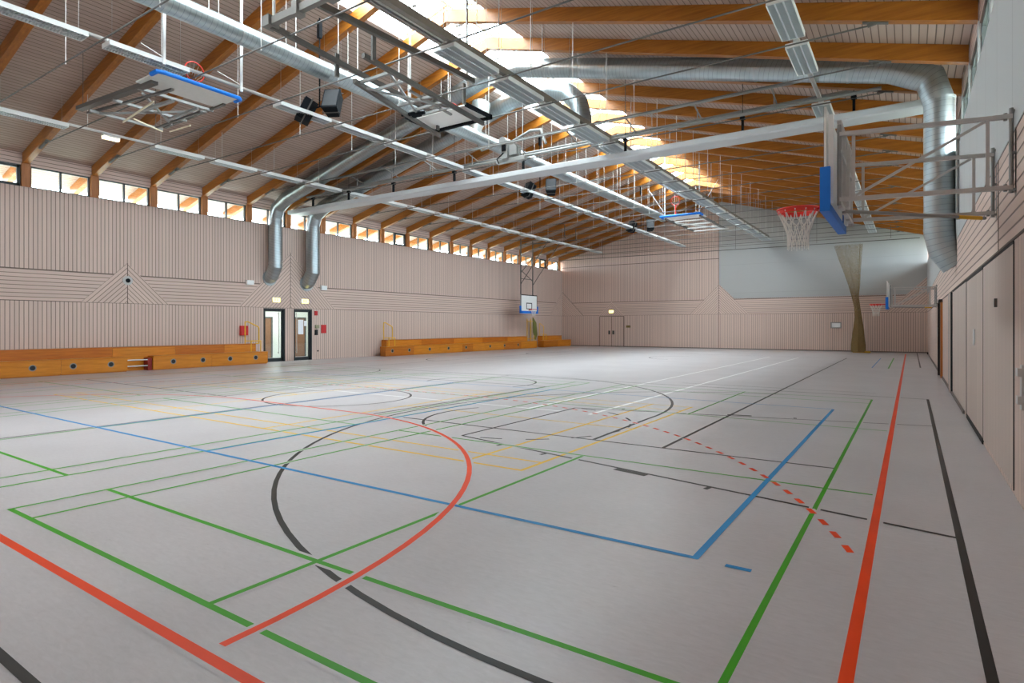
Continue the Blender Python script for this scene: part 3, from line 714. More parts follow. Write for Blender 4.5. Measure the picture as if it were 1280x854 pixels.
    m=MB(); m.tube([(xa,yc-.35,z0-.05),(XR-.12,yc+1.0,z0-.06)],.02,8); part(m,'locking_rod',M['steel'],t)
    m=MB(); a=V((xa,yc-.35,z0-.05)); b_=V((XR-.12,yc+1.0,z0-.06)); m.tube([a+(b_-a)*.80,a+(b_-a)*.97],.024,8); part(m,'rod_grip',M['yellow'],t,'yellow grip of the locking rod')
    return t
wall_basket(7.83,3.05,-.75,1.8,True,'large basketball hoop with blue padded board on folding steel arms, near right wall')
wall_basket(27.8,2.52,-.78,1.3,False,'small distant basketball hoop on the right wall beyond the duct')

def ceiling_unit_A():
    "folded up basket over the left part of the near field: arms run from x=-17.8 to the board at x=-13.7"
    t=thing('folded_basketball_hoop','basketball frame folded flat under the roof at upper left, with long blue padding','basketball hoop',(-15.5,7.5,7.5),'basketball frames folded up under the roof')
    y0,y1=6.45,8.35; z=7.22
    m=MB(); m.b2((-14.75,y0,z+.02),(-13.72,y1,z+.05)); part(m,'backboard',plain('grey underside of backboard',srgb(214,214,210),.5),t)
    m=MB(); m.tube([(-13.98,y0-.02,z+.02),(-13.70,y0-.02,z+.02),(-13.66,y0+.12,z+.02),(-13.66,y1-.05,z+.02),(-13.74,y1+.03,z+.02),(-13.95,y1+.03,z+.02)],.05,8); part(m,'edge_padding',M['blue'],t)
    m=MB(); c=(-14.0,7.4,z+.42); m.torus(c,.228,.013,'x',24,6); m.b2((-14.05,7.3,z+.05),(-13.95,7.5,z+.2)); rg=part(m,'hoop',M['red'],t)
    m=MB()
    for k in range(12):
        a=2*math.pi*k/12; p=V(c)+V((0,.22*math.cos(a),.22*math.sin(a))); m.tube([p,V((-14.12,7.4+.1*math.cos(a),c[2]-.15+.1*math.sin(a)))],.004,4)
    part(m,'net',M['cord'],rg)
    m=MB()
    m.bar((-18.1,6.55,7.35),(-14.3,6.65,z),.16,.10); m.bar((-18.1,6.75,7.30),(-14.1,6.95,z-.12),.07,.05); m.bar((-17.6,8.45,7.3),(-14.3,8.3,z),.07,.06)
    m.bar((-17.6,8.2,7.2),(-15.0,8.1,z-.1),.05,.05)
    part(m,'main_arm',M['steel_d'],t,'dark grey arm')
    m=MB()
    for x in (-17.6,-16.3,-15.0): m.bar((x,6.6,7.22),(x,8.4,7.22),.07,.06)
    m.bar((-17.5,6.8,7.18),(-15.1,8.3,7.2),.05,.05); m.bar((-16.9,8.3,7.2),(-15.2,6.8,7.2),.05,.05); m.bar((-16.2,7.2,7.1),(-14.8,7.3,7.1),.09,.06); m.bar((-16.2,7.9,7.1),(-14.8,7.9,7.1),.06,.06)
    part(m,'cross_brace',M['steel'],t)
    m=MB(); m.bar((-17.4,7.3,7.08),(-15.1,7.0,7.05),.035,.035); m.bar((-16.8,7.3,7.05),(-17.4,8.3,7.1),.03,.03); m.bar((-17.3,8.45,7.12),(-16.3,8.5,7.12),.03,.03)
    part(m,'strut',plain('cream coated strut',srgb(232,220,190),.5),t)
    for yy in (y0+.05,y1-.05):
        m=MB(); m.tube([(-13.55,yy,z+.15),(-13.55,yy,under(-13.55)+.1)],.035,8); m.tube([(-13.55,yy,z+.3),(-14.6,yy,z+.9)],.01,5); part(m,'hanger_post',M['white'],t)
        m=MB(); m.tube([(-18.0,yy+.1,7.35),(-18.0,yy+.1,under(-18.0)+.1)],.008,6); part(m,'hanger_post',M['steel_d'],t)
    return t
ceiling_unit_A()
def ceiling_unit_B():
    t=thing('folded_basketball_hoop','long steel basketball frame folded up under the skylight, upper left of centre','basketball hoop',(-10,9.8,7.6),'basketball frames folded up under the roof')
    xa,xb=-10.25,-8.55
    m=MB(); m.bar((xa-.05,6.9,7.52),(xb+.12,6.9,7.52),.11,.14); m.b2((xa-.14,6.78,7.42),(xa+.08,7.02,7.62)); m.b2((xb-.05,6.78,7.42),(xb+.17,7.02,7.66)); m.b2((-9.5,6.8,7.4),(-9.35,7.0,7.66)); part(m,'cross_beam',M['steel_m'],t)
    m=MB(); m.bar((xa,6.9,7.45),(xa-.35,12.9,7.30),.07,.10); part(m,'rail',M['steel_d'],t)
    m=MB(); m.bar((-9.0,7.0,7.55),(-8.95,11.6,7.70),.08,.12); part(m,'rail',M['steel_d'],t)
    m=MB(); m.bar((-9.35,8.4,7.22),(-9.55,12.8,7.10),.08,.10); part(m,'rail',M['steel_d'],t)
    m=MB(); m.bar((-10.3,9.0,7.12),(-11.1,12.8,7.05),.08,.10); part(m,'rail',M['steel_d'],t)
    each('drop_link',M['steel_d'],t,((-9.15,8.5),(-10.4,8.6),(-9.1,11.4),(-10.9,12.5)),lambda m,q:m.bar((q[0],q[1],7.1),(q[0],q[1],7.6),.05,.10,up=(0,1,0)))
    m=MB()
    for y in (9.2,9.7,10.7,11.15,11.5): m.bar((-10.45-.1*(y-9),y,7.16),(-9.4-.05*(y-9),y,7.16),.07,.06)
    m.bar((-10.4,9.3,7.1),(-9.6,11.4,7.12),.05,.04); m.bar((-9.5,9.3,7.2),(-10.6,11.4,7.12),.05,.04)
    m.bar((-9.8,10.2,7.2),(-10.0,12.0,7.2),.06,.05)
    part(m,'cross_brace',M['steel'],t)
    m=MB(); m.b2((-11.2,11.75,7.22),(-9.3,12.75,7.26)); bd=part(m,'backboard',M['white_board'],t)
    m=MB(); m.b2((-11.2,12.70,7.16),(-9.25,12.80,7.28)); m.b2((-9.32,11.7,7.18),(-9.25,12.8,7.27)); m.b2((-11.25,11.7,7.18),(-11.18,12.8,7.27)); part(m,'board_edge',M['black'],t)
    m=MB(); m.b2((-11.0,11.3,7.08),(-10.5,11.42,7.2)); m.tube([(-10.9,11.1,7.1),(-10.3,11.3,7.1)],.05,8); part(m,'lock_unit',M['black'],t)
    m=MB(); m.torus((-10.2,12.1,7.5),.228,.012,'z',24,6); part(m,'hoop',M['red'],t)
    for x,y in ((xa,6.95),(xb,6.95),(-9.0,11.4),(-10.9,11.4)):
        m=MB(); m.tube([(x,y,7.5),(x,y,under(x)+.1)],.028,8); part(m,'hanger_post',M['steel_l'],t)
    return t
ceiling_unit_B()
def ceiling_unit_C():
    t=thing('folded_basketball_hoop','distant basketball frame with blue edge folded up under the far end of the skylight','basketball hoop',(-9.6,31,7.3),'basketball frames folded up under the roof')
    z=7.15; xa,xb=-10.5,-8.55
    m=MB(); m.b2((xa,29.2,z),(xb,30.3,z+.05)); part(m,'backboard',M['white_board'],t)
    m=MB(); m.tube([(xa-.02,29.5,z),(xa,29.1,z+.02),(xb,29.1,z+.02),(xb+.02,29.5,z)],.06,8); part(m,'edge_padding',M['blue'],t)
    m=MB(); m.torus((-9.9,29.55,z+.85),.23,.015,'y',20,6); m.tube([(-9.9,29.55,z+.6),(-9.9,29.55,z+.05)],.03,6); rg=part(m,'hoop',M['red'],t)
    m=MB(); [m.tube([(-9.9+.23*math.cos(a),29.55,z+.85+.23*math.sin(a)),(-9.9+.1*math.cos(a),29.6,z+.6+.1*math.sin(a))],.005,4) for a in [k*.63 for k in range(10)]]; part(m,'net',M['cord'],rg)
    m=MB()
    for x in (xa+.1,xb-.1): m.bar((x,29.5,z-.02),(x-.2,35,z+.1),.08,.10)
    part(m,'rail',M['steel_d'],t)
    m=MB()
    for y in (31,32.2,33.4,34.6): m.bar((xa,y,z+.03),(xb-.2,y,z+.03),.07,.06)
    m.bar((xa,31,z),(xb,34.6,z),.05,.05); part(m,'cross_brace',M['steel_l'],t)
    for x in (xa+.1,xb-.1):
        m=MB(); m.tube([(x,29.4,z),(x,29.4,under(x)+.1)],.03,6); m.tube([(x,29.4,z+.2),(x+(.9 if x>-9 else -.9),29.4,z+1.6)],.012,5); part(m,'hanger_post',M['white'],t)
ceiling_unit_C()
def ceiling_unit_D():
    t=thing('ceiling_basketball_hoop','small basketball hoop lowered on a steel frame from the roof near the left wall','basketball hoop',(-22.6,35.9,2.7))
    x=-22.7; y0,y1=34.85,37.0; z0,z1=2.62,3.88
    m=MB(); m.b2((x-.03,y0,z0),(x,y1,z1)); part(m,'backboard',M['white_board'],t)
    m=MB(); w=.06
    for a,c in (((y0,z1-w),(y1,z1)),((y0,z0),(y0+w*.7,z1)),((y1-w*.7,z0),(y1,z1)),((35.55,2.85),(36.3,2.9)),((35.55,3.25),(36.3,3.31)),((35.55,2.85),(35.62,3.31)),((36.23,2.85),(36.3,3.31))): m.b2((x,a[0],a[1]),(x+.006,c[0],c[1]))
    part(m,'target_square',M['black'],t)
    m=MB(); m.b2((x-.06,y0-.08,z0-.08),(x+.04,y1+.05,z0+.10)); m.b2((x-.06,y0-.12,z0-.08),(x+.04,y0+.0,z0+.45)); m.b2((x-.06,y1,z0-.08),(x+.04,y1+.1,z0+.45)); part(m,'edge_padding',M['blue'],t)
    m=MB(); c=(x+.38,35.93,2.83); m.torus(c,.228,.02,'z',20,6); m.b2((x,35.85,2.78),(x+.16,36.0,2.84)); rg=part(m,'hoop',M['red'],t)
    part(net_mesh(c),'net',M['cord'],rg)
    for yy in (35.0,36.6):
        m=MB(); m.tube([(x-.12,yy,z0+.2),(x-.12,yy,8.0)],.04,8); part(m,'drop_tube',M['steel_d'],t)
    m=MB()
    for a,b in (((x-.12,35.0,4.6),(x+2.2,35.0,7.6)),((x-.12,36.6,4.6),(x+2.2,36.6,7.6)),((x-.12,35.0,5.4),(x-.12,36.6,6.6)),((x-.12,35.0,5.0),(x-.12,36.6,5.0)),((x-.12,35.0,5.6),(x-.12,36.6,4.9)),((x-.12,35.0,7.6),(x+3.5,35.0,7.6)),((x-.12,36.6,7.6),(x+3.5,36.6,7.6)),((x+2.2,35.0,7.6),(x+2.2,36.6,7.6))): m.tube([a,b],.025,6)
    part(m,'diagonal_brace',M['steel_d'],t)
    m=MB()
    for yy in (35,36.6):
        for xx in (x-.12,x+3.4): m.tube([(xx,yy,7.6),(xx,yy,under(xx)+.1)],.03,6)
    part(m,'hanger_post',M['steel_d'],t)
ceiling_unit_D()

# ================================================================== LOUDSPEAKERS
for i,(y,desc) in enumerate(((10.45,'nearest the camera'),(22.0,'below the long grey casing'),(33.6,'near the far wall'))):
    for s,side in ((-1,'left'),(1,'right')):
        t=thing('loudspeaker','black loudspeaker, %s one of the hanging pair %s'%(side,desc),'loudspeaker',(-13.35+s*.42,y,7.6),'black loudspeakers hung in pairs')
        c=V((-13.35+s*.56,y,7.60)); Mx=Matrix.Rotation(s*math.radians(28),3,'Z')@Matrix.Rotation(math.radians(-24),3,'X')
        m=MB()
        w,d,h=.44,.38,.62
        vs=[Mx@V(q) for q in ((-w/2,-d/2,-h/2),(w/2,-d/2,-h/2),(w*.36,d/2,-h/2),(-w*.36,d/2,-h/2),(-w/2,-d/2,h/2),(w/2,-d/2,h/2),(w*.36,d/2,h/2),(-w*.36,d/2,h/2))]
        m.poly([c+q for q in vs],[(0,3,2,1),(4,5,6,7),(0,1,5,4),(1,2,6,5),(2,3,7,6),(3,0,4,7)]); part(m,'cabinet',M['black'],t)
        m=MB(); m.box(c+Mx@V((0,-d/2-.008,0)),(w*.86,.012,h*.88),0,Mx); part(m,'grille',M['socket'],t)
        m=MB(); m.box(c+Mx@V((0,0,h/2+.02)),(w*1.05,.03,.012),0,Mx); m.box(c+Mx@V((0,0,-h/2-.02)),(w*1.05,.03,.012),0,Mx); m.box(c+Mx@V((-s*w*.53,0,0)),(.012,.04,h+.05),0,Mx); part(m,'mounting_yoke',M['steel_d'],t)
    m=MB(); m.tube([(-13.35,y,7.62),(-13.35,y,under(-13.35)+.1)],.02,6); m.tube([(-13.75,y,7.62),(-12.95,y,7.62)],.018,6); m.b2((-13.40,y-.05,under(-13.35)-.45),(-13.30,y+.05,under(-13.35)+.02))
    tag(m.build('speaker_bracket',M['black']),'thin black drop pole carrying the loudspeaker pair '+desc,'bracket','drop poles of the loudspeakers')

# ================================================================== LEFT WALL FURNITURE
def bench_run(ys_front,y_back,cups,tag_,skip=()):
    for i,(a,b) in enumerate(zip(ys_front[:-1],ys_front[1:])):
        if i in skip: continue
        t=thing('bench_box','x','bench',(XL+.68,(a+b)/2,0),'low front bench boxes, '+tag_)
        vis=inframe(XL+.9,b-.15,.3) 
        t['label']='orange wooden front bench box %s, %s from its near end'%(tag_,ORD[i])
        m=MB(); m.b2((XL+.455,a+.004,.03),(XL+.88,b-.004,.49)); m.b2((XL+.455,a+.02,0),(XL+.84,b-.02,.03)); part(m,'box',M['bench_wood'] if i%3 else M['bench_wood2'],t)
        m=MB(); m.b2((XL+.45,a+.004,.49),(XL+.90,b-.004,.53)); part(m,'seat_board',M['bench_wood'],t)
        for y in cups:
            if a<y<b:
                m=MB(); m.disc((XL+.878,y,.29),.105,'x',.016,20,0); m.disc((XL+.882,y,.29),.075,'x',.012,20,1); part(m,'cup_hole',[M['steel'],M['socket']],t)
    for i,(a,b) in enumerate(zip(y_back[:-1],y_back[1:])):
        t=thing('bench_back_step','orange wooden back bench step %s, %s from its near end'%(tag_,ORD[i]),'bench',(XL+.23,(a+b)/2,0),'high back steps, '+tag_)
        m=MB(); m.b2((XL+.03,a+.004,0),(XL+.44,b-.004,.84)); part(m,'box',M['bench_wood2'] if i%2 else M['bench_wood'],t)
        m=MB(); m.b2((XL+.03,a+.004,.84),(XL+.45,b-.004,.88)); part(m,'seat_board',M['bench_wood2'],t)
bench_run([3.5,5.75,7.99,10.01,10.88,13.12,15.64],[3.5,6.0,9.7,11.9,13.9,15.35],[4.9,6.07,7.21,8.33,9.47,11.61,12.76,13.9,15.06],'left of the doors',skip=(3,))
bench_run([22.7,24.9,27.1,29.3,30.4,31.6,33.9,36.1,38.3],[23.2,26,29,32,35,37.6],[23.2,24.52,26.23,27.94,29.67,32.27,33.98,35.7],'right of the doors')
bench_run([39.3,41.5,43.7],[39.8,42.9],[],'in the far left corner')
# open rack in the missing box
t=thing('pipe_rack','two white pipes and a red block in the gap between the bench boxes','pipe rack',(XL+.66,10.45,0))
m=MB(); m.tube([(XL+.8,10.03,.18),(XL+.8,10.86,.18)],.022,8); m.tube([(XL+.8,10.03,.40),(XL+.8,10.86,.40)],.022,8); part(m,'pipe',M['white'],t)
m=MB(); m.b2((XL+.5,10.72,.0),(XL+.83,10.86,.46)); part(m,'end_block',plain('dark red block',srgb(140,30,20),.6),t)
# yellow rails at the bench ends
def rail(y,lab):
    t=thing('step_railing',lab,'railing',(XL+.9,y,0),'yellow railings beside the bench steps')
    m=MB(); x=XL+.42; r=.025
    m.tube([(x,y,.88),(x,y,1.82),(x,y+.12,1.84),(x,y+.62,1.62),(x,y+.66,1.55),(x,y+.66,.88),(x,y+.5,.88)],r,8); part(m,'handrail',M['yellow'],t)
    m=MB(); m.tube([(x,y,1.0),(x,y+.66,1.0)],r*.8,8); m.tube([(x+.3,y+.1,.53),(x+.3,y+.1,1.0),(x+.3,y+.55,1.0),(x+.3,y+.55,.53)],r*.9,8); part(m,'lower_rail',M['yellow'],t)
rail(14.85,'yellow railing at the bench end just left of the doors'); rail(23.0,'yellow railing at the near end of the benches right of the doors'); rail(39.4,'yellow railing by the benches in the far left corner')
# folded equipment with green-yellow net on the wall
t=thing('equipment_stand','yellow stand with a draped dark green net against the left wall','equipment',(XL+.25,37.9,0))
m=MB(); x=XL+.5
for y in (37.5,38.0,38.5): m.tube([(x,y,.54),(x,y,2.2)],.03,6)
m.tube([(x,37.5,2.0),(x,38.5,2.0)],.025,6); m.tube([(x,37.5,.7),(x,38.5,.7)],.025,6); part(m,'stand_frame',M['yellow'],t)
m=MB(); m.poly([(x+.05,38.3,2.3),(x+.05,38.75,1.9),(x+.05,38.9,1.0),(x+.05,38.65,.6),(x+.05,38.35,1.2),(x-.03,38.3,2.3),(x-.03,38.75,1.9),(x-.03,38.9,1.0),(x-.03,38.65,.6),(x-.03,38.35,1.2)],[(0,1,2,3,4),(9,8,7,6,5),(0,5,6,1),(1,6,7,2),(2,7,8,3),(3,8,9,4),(4,9,5,0)]); part(m,'net_bag',M['green_cloth'],t)
# doors
def door(n,y0,y1,lab,paperon):
    m=MB(); w=.09; x0,x1=XL-.14,XL+.02
    m.b2((x0,y0,0),(x1,y0+w*.55,DH)); m.b2((x0,y1-w,0),(x1,y1,DH)); m.b2((x0,y0,DH-.08),(x1,y1,DH))
    d=struct(m,'door_%d'%n,[M['frame_black']],lab)
    m=MB(); x=XL-.06; a,b=y0+w*.55,y1-w
    m.b2((x-.03,a,.0),(x+.03,b,.16)); m.b2((x-.03,a,DH-.14),(x+.03,b,DH-.08)); m.b2((x-.03,a,0),(x+.03,a+.05,DH-.08)); m.b2((x-.03,b-.07,0),(x+.03,b,DH-.08)); m.build('door_leaf',M['frame_black'],d)
    m=MB(); m.b2((x-.006,a+.05,.16),(x+.006,b-.07,DH-.14)); m.build('door_glass',M['glass'],d)
    m=MB(); yy=(b-.24 if not paperon else a+.10); m.tube([(x+.07,yy,.35),(x+.07,yy,2.3)],.018,8); m.b2((x,yy-.01,.4),(x+.07,yy+.01,.43)); m.b2((x,yy-.01,2.2),(x+.07,yy+.01,2.23)); h=m.build('door_handle',M['steel_l'],d)
    if paperon:
        m=MB(); m.b2((x+.008,a+.22,1.25),(x+.012,a+.52,1.95)); m.b2((x+.008,a+.56,1.65),(x+.012,a+.72,1.9)); p=m.build('notice',M['paper'],d); p['label']='white paper notices stuck on the glass'
door(1,D1[0],D1[1],'left glazed door with black frame',False)
door(2,D2[0],D2[1],'right glazed door with black frame and paper notices',True)
# corridor behind
m=MB(); X0=XL-3.2
m.b2((X0-.1,13.2,0),(X0,22.5,3.0),0); m.b2((X0,13.1,0),(XL-.25,13.2,3.0),0); m.b2((X0,22.5,0),(XL-.25,22.6,3.0),0); m.b2((X0-.1,13.1,2.95),(XL-.25,22.6,3.1),0); m.b2((X0-.1,13.1,-.2),(XL-.25,22.6,0),1)
struct(m,'wall_corridor',[M['corr'],M['corr_floor']])
for n,(y0,lab) in enumerate(((16.62,'brown wooden door seen through the left glazed door'),(18.62,'brown wooden door seen through the right glazed door'))):
    m=MB(); yy=y0+1.0 if n==0 else y0+1.05
    m.b2((X0,yy-.08,0),(X0+.06,yy,2.1),1); m.b2((X0,yy+.9,0),(X0+.06,yy+.98,2.1),1); m.b2((X0,yy-.08,2.05),(X0+.06,yy+.98,2.12),1); m.b2((X0,yy,0),(X0+.03,yy+.9,2.05),0)
    struct(m,'door_%d'%(n+3),[M['brown'],M['frame_dark']],lab)
# exit signs
def exit_sign(loc,axis,lab):
    t=thing('exit_sign',lab,'exit sign',loc,'lit exit signs over doors')
    x,y,z=loc; m=MB(); m2=MB(); m3=MB()
    if axis=='x':
        m.b2((x,y-.20,z-.11),(x+.05,y+.20,z+.11)); m2.b2((x+.05,y-.18,z-.09),(x+.056,y+.18,z+.09))
        for q in (-.07,.05): m3.b2((x+.056,y+q-.014,z-.05),(x+.06,y+q+.014,z+.03))
        m3.disc((x+.058,y-.07,z+.05),.018,'x',.004,10); m3.disc((x+.058,y+.05,z+.05),.018,'x',.004,10)
    else:
        m.b2((x-.20,y-.05,z-.11),(x+.20,y,z+.11)); m2.b2((x-.18,y-.056,z-.09),(x+.18,y-.05,z+.09)); m3.b2((x-.02,y-.06,z-.05),(x+.01,y-.056,z+.03))
    part(m,'housing',M['white'],t); part(m2,'lit_face',M['exit'],t); part(m3,'pictogram',M['exit_pict'],t)
exit_sign((XL+.026,16.62,2.85),'x','lit yellow exit sign above the left glazed door')
exit_sign((XL+.026,18.18,2.84),'x','lit yellow exit sign above the right glazed door')
exit_sign((-19.87,YF-.026,2.80),'y','lit yellow exit sign above the double door in the far wall')
def wallbox(name,cat,lab,y,z,w,h,m_,d=.08,x=XL,extra=None):
    t=thing(name,lab,cat,(x,y,z)); m=MB(); m.b2((x,y-w/2,z-h/2),(x+d,y+w/2,z+h/2)); part(m,'case',m_,t)
    m=MB(); m.b2((x+d,y-w/2+.02,z-h/2+.02),(x+d+.006,y+w/2-.02,z+h/2-.02)); part(m,'cover',extra or m_,t)
    return t
wallbox('wall_box','box','white box on the wall upper left of the doors',15.3,3.58,.34,.20,M['white'],.12)
wallbox('wall_box','box','white box on the wall upper right of the doors',19.28,3.55,.34,.22,M['white'],.12)
wallbox('fire_sign','sign','red sign on the wall right of the doors',19.32,1.5,.30,.42,M['red_sign'],.02)
wallbox('fire_sign','sign','small red sign on the wall beside the right door top',18.86,2.28,.18,.22,M['red_sign'],.02,extra=M['red_sign'])
wallbox('switch_box','switch','grey switch box on the wall between right door and red sign',18.92,1.62,.22,.16,plain('grey green box',srgb(150,150,120),.5),.06)
wallbox('telephone','telephone','small black phone on the wall below the grey switch box',18.86,1.33,.14,.26,M['black'],.06,extra=M['socket'])
wallbox('fire_box','box','red box on the wall left of the doors beside the yellow railing',15.02,1.45,.34,.42,M['red_sign'],.12)
wallbox('wall_socket','socket','tiny dark socket low on the wall right of the doors',18.98,.42,.07,.07,M['black'],.02,extra=M['socket'])
t=thing('wall_camera','round grey fitting with black centre in the boarded triangle on the left wall','wall fitting',(XL+.02,10.37,3.35))
m=MB(); m.disc((XL+.04,10.37,3.35),.15,'x',.04,24); m.disc((XL+.045,10.37,3.35),.17,'x',.015,24); part(m,'ring_plate',M['steel_l'],t)
m=MB(); m.disc((XL+.065,10.37,3.35),.08,'x',.03,20); part(m,'lens',M['black'],t)
m=MB(); m.b2((XL+.026,10.20,3.28),(XL+.03,10.54,3.42)); part(m,'back_plate',M['steel'],t)
# ================================================================== RIGHT WALL FITTINGS
def rdoor(n,y0,y1,lab,proud=.0,split=()):
    m=MB(); m.b2((XR-.008-proud,y0,.07),(XR+.01,y1,2.46),0)
    for y in (y0,y1)+tuple(split): m.b2((XR-.009-proud,y-.008,.04),(XR,y+.008,2.47),1)
    m.b2((XR-.010-proud,y0,2.455),(XR,y1,2.485),1)
    return struct(m,'door_%d'%n,[M['door_board'],M['shadow']],lab)
d=rdoor(5,10.5,13.4,'wide boarded storage door in the right wall',0)
m=MB(); m.b2((XR-.03,11.70,1.35),(XR-.006,11.80,1.60)); m.build('door_handle',M['white'],d)
m=MB(); m.b2((XR-.013,10.5,0),(XR+.0,13.4,.085)); m.build('floor_gap_shade',M['shadow'],d)  # dark strip on the wall face, painted as shade under the door
m=MB(); m.b2((XR-.013,10.45,2.44),(XR+.0,13.4,2.50)); m.build('top_gap_shade',M['shadow'],d)  # dark strip painted as the shade above the recessed door
d=rdoor(6,7.55,10.46,'nearest wide boarded storage door in the right wall',0)
m=MB(); m.b2((XR-.035,8.84,1.87),(XR-.005,8.9,1.97)); m.build('door_handle',M['steel_d'],d)
m=MB(); m.b2((XR-.05,6.9,.95),(XR-.0,7.03,1.02)); m.b2((XR-.05,6.9,1.2),(XR,7.03,1.27)); m.b2((XR-.02,6.92,.9),(XR,7.02,1.3)); tag(m.build('door_hinge',M['steel_l']),'bright steel hinge at the right edge of the picture low on the right wall','hinge')
rdoor(7,13.5,17.6,'boarded door panel beyond the storage doors in the right wall',0)
# narrow dark openings further along
m=MB()
m.b2((XR-.03,17.9,.0),(XR,18.15,2.47),0); m.b2((XR-.032,18.75,.0),(XR,19.1,2.47),0); m.b2((XR-.04,18.15,0),(XR,18.75,2.47),1)
struct(m,'door_8',[M['frame_black'],M['door_board']],'narrow boarded door with dark edges in the right wall')
m=MB(); m.b2((XR-.06,23.2,0),(XR,23.3,2.47),1); m.b2((XR-.04,23.3,0),(XR,24.4,2.44),0); m.b2((XR-.09,24.4,0),(XR,24.6,2.47),0); m.b2((XR-.09,23.2,2.40),(XR,24.6,2.5),0); m.b2((XR-.11,24.3,1.3),(XR-.09,24.4,1.6),2)
struct(m,'door_9',[M['shadow'],M['opening_wood'],M['steel_l']],'half open orange door further down the right wall')
m=MB(); m.b2((XR-.05,41.6,0),(XR,42.2,.12)); tag(m.build('wall_bracket',M['black']),'small black object on the floor in the far right corner','bracket')
# column strip beside the duct on the right wall
m=MB(); m.tube([(XR-.075,14.6,3.75),(XR-.075,14.6,5.45)],.03,8); m.b2((XR-.075,14.57,3.75),(XR-.035,14.63,3.8)); m.b2((XR-.075,14.57,5.3),(XR-.035,14.63,5.35)); tag(m.build('vertical_pipe',M['steel']),'thin grey vertical pipe on the right wall in front of the big duct','pipe')
# far wall double door
m=MB(); x0,x1=-20.9,-18.82
m.b2((x0,YF-.03,0),(x1,YF,2.42),0)
for x in (x0,(x0+x1)/2,x1): m.b2((x-.02,YF-.035,0),(x+.02,YF,2.42),1)
m.b2((x0,YF-.035,2.40),(x1,YF,2.44),1)
d=struct(m,'door_10',[M['wall_v_x'],M['joint']],'double boarded door in the far wall')
m=MB(); m.b2((-20.13,YF-.08,.98),(-19.97,YF-.03,1.28)); m.b2((-19.78,YF-.08,.98),(-19.62,YF-.03,1.28)); m.build('door_handle',M['steel_d'],d)
m=MB(); m.b2((-18.62,YF-.04,1.52),(-18.28,YF,1.70)); tag(m.build('wall_sign',plain('olive sign',srgb(120,104,60),.6)),'small olive sign on the far wall right of the double door','sign')
m=MB(); m.b2((-4.35,YF-.05,1.5),(-3.72,YF,1.9)); o=thing('wall_panel','small white panel in a grey frame on the far wall left of the gathered net','panel',(-4,YF,1.7)); part(m,'frame',M['steel'],o)
m=MB(); m.b2((-4.28,YF-.056,1.56),(-3.79,YF-.05,1.84)); part(m,'plate',M['white'],o)
# gathered ball-stop net at the far wall
t=thing('gathered_net','tall brown ball stop net gathered to the floor before the far wall','net',(-2.75,42.4,0))
m=MB(); secs=[(6.72,-3.95,-2.5,.25),(5.9,-3.72,-2.55,.22),(5.0,-3.43,-2.6,.2),(4.2,-3.2,-2.62,.18),(3.5,-3.04,-2.68,.16),(2.8,-2.9,-2.6,.14),(2.2,-2.86,-2.52,.14),(1.4,-2.95,-2.42,.16),(.5,-3.05,-2.36,.2),(.04,-3.05,-2.34,.2)]
n=28; rings=[]
for z,xa,xb,w in secs:
    ring=[]
    for k in range(n):
        a=2*math.pi*k/n; rr=1+.12*math.sin(7*a)+.08*math.sin(11*a+z*.3)
        ring.append(((xa+xb)/2+(xb-xa)/2*math.cos(a)*rr,42.4+w*math.sin(a)*rr,z))
    rings.append(ring)
vs=[p for r_ in rings for p in r_]; fs=[(i*n+k,i*n+(k+1)%n,(i+1)*n+(k+1)%n,(i+1)*n+k) for i in range(len(secs)-1) for k in range(n)]
m.poly(vs,fs,0,True); part(m,'netting',M['netting'],t)
m=MB(); m.tube([(-3.0,42.4,.05),(-2.05,42.4,.05)],.05,8); part(m,'weight_bag',M['yellow'],t)
m=MB(); m.tube([(XL+.5,42.4,7.0),(XR-.4,42.4,6.85)],.025,6); m.tube([(XL+.5,42.35,7.25),(XR-.4,42.35,7.1)],.014,6)
for x in (-20,-15,-10,-5,-1): m.tube([(x,42.4,6.95),(x,42.4,under(x)+.2)],.012,5)
tag(m.build('net_rail',M['steel_d']),'dark rail for the ball stop net across the top of the far wall','rail')

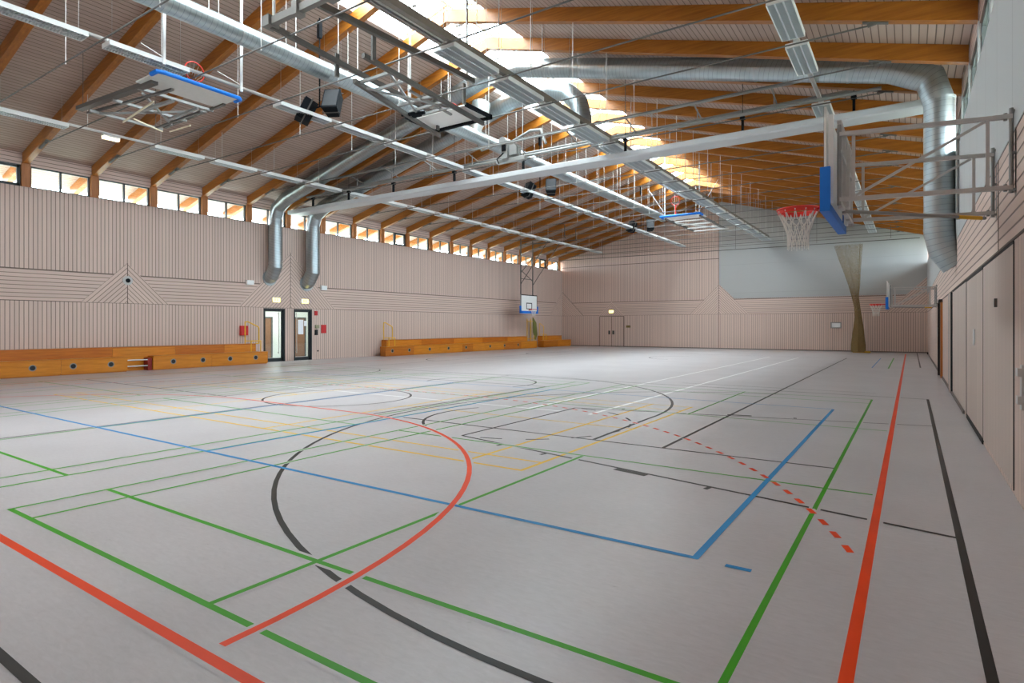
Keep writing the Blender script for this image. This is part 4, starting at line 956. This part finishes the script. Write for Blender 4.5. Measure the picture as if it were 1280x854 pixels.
# ================================================================== LIGHT
w=bpy.data.worlds.new('overcast sky'); bpy.context.scene.world=w; w.use_nodes=True; nt=w.node_tree; nt.nodes.clear()
o=N(nt,'ShaderNodeOutputWorld'); bg=N(nt,'ShaderNodeBackground'); tc=N(nt,'ShaderNodeTexCoord'); sx=N(nt,'ShaderNodeSeparateXYZ'); nt.links.new(tc.outputs['Generated'],sx.inputs[0])
mr=N(nt,'ShaderNodeMapRange'); mr.inputs['From Min'].default_value=-.1; mr.inputs['From Max'].default_value=.7; nt.links.new(sx.outputs[2],mr.inputs['Value'])
nt.links.new(mix(nt,mr.outputs[0],(.74,.88,1.0,1),(.83,.925,1.0,1)),bg.inputs[0]); bg.inputs[1].default_value=8.0; nt.links.new(bg.outputs[0],o.inputs[0])
def portal(loc,rot,sx_,sy_):
    l=bpy.data.lights.new('daylight_opening','AREA'); l.shape='RECTANGLE'; l.size=sx_; l.size_y=sy_; l.cycles.is_portal=True
    o=bpy.data.objects.new('daylight_opening',l); C.objects.link(o); o.location=loc; o.rotation_euler=rot
portal(((SX0+SX1)/2,(SY0+SY1)/2,deck(RX)+.6),(0,0,0),SX1-SX0,SY1-SY0)
portal((XL-.3,(2+YF)/2,(WT+7)/2),(0,-math.pi/2,0),.85,YF-2)
portal((XE_R+.3,(2+YF)/2,6.2),(0,math.pi/2,0),1.5,YF-2)
def area(name,loc,rot,a,b,power,col=(1,1,1)):
    l=bpy.data.lights.new(name,'AREA'); l.shape='RECTANGLE'; l.size=a; l.size_y=b; l.energy=power; l.color=col
    o=bpy.data.objects.new(name,l); C.objects.link(o); o.location=loc; o.rotation_euler=rot; return o
area('corridor_fill_light',(XL-1.7,18.2,2.9),(0,0,0),.6,5.0,62,(.95,1,.97))  # unseen lamp, added to brighten the corridor behind the glazed doors

# ================================================================== CAMERA
cam=bpy.data.cameras.new('camera'); co=bpy.data.objects.new('camera',cam); C.objects.link(co)
cam.sensor_width=36; cam.lens=F/1280*36; cam.shift_y=-(427-HY)/1280; cam.clip_start=.05; cam.clip_end=400
co.location=(0,0,CAMH); co.rotation_euler=(math.pi/2,0,A)
sc=bpy.context.scene; sc.camera=co
sc.view_settings.view_transform='Standard'; sc.view_settings.look='None'; sc.view_settings.gamma=1; sc.view_settings.use_curve_mapping=False
sc.view_settings.exposure=1.62
sc.cycles.max_bounces=10; sc.cycles.diffuse_bounces=6; sc.cycles.transparent_max_bounces=24
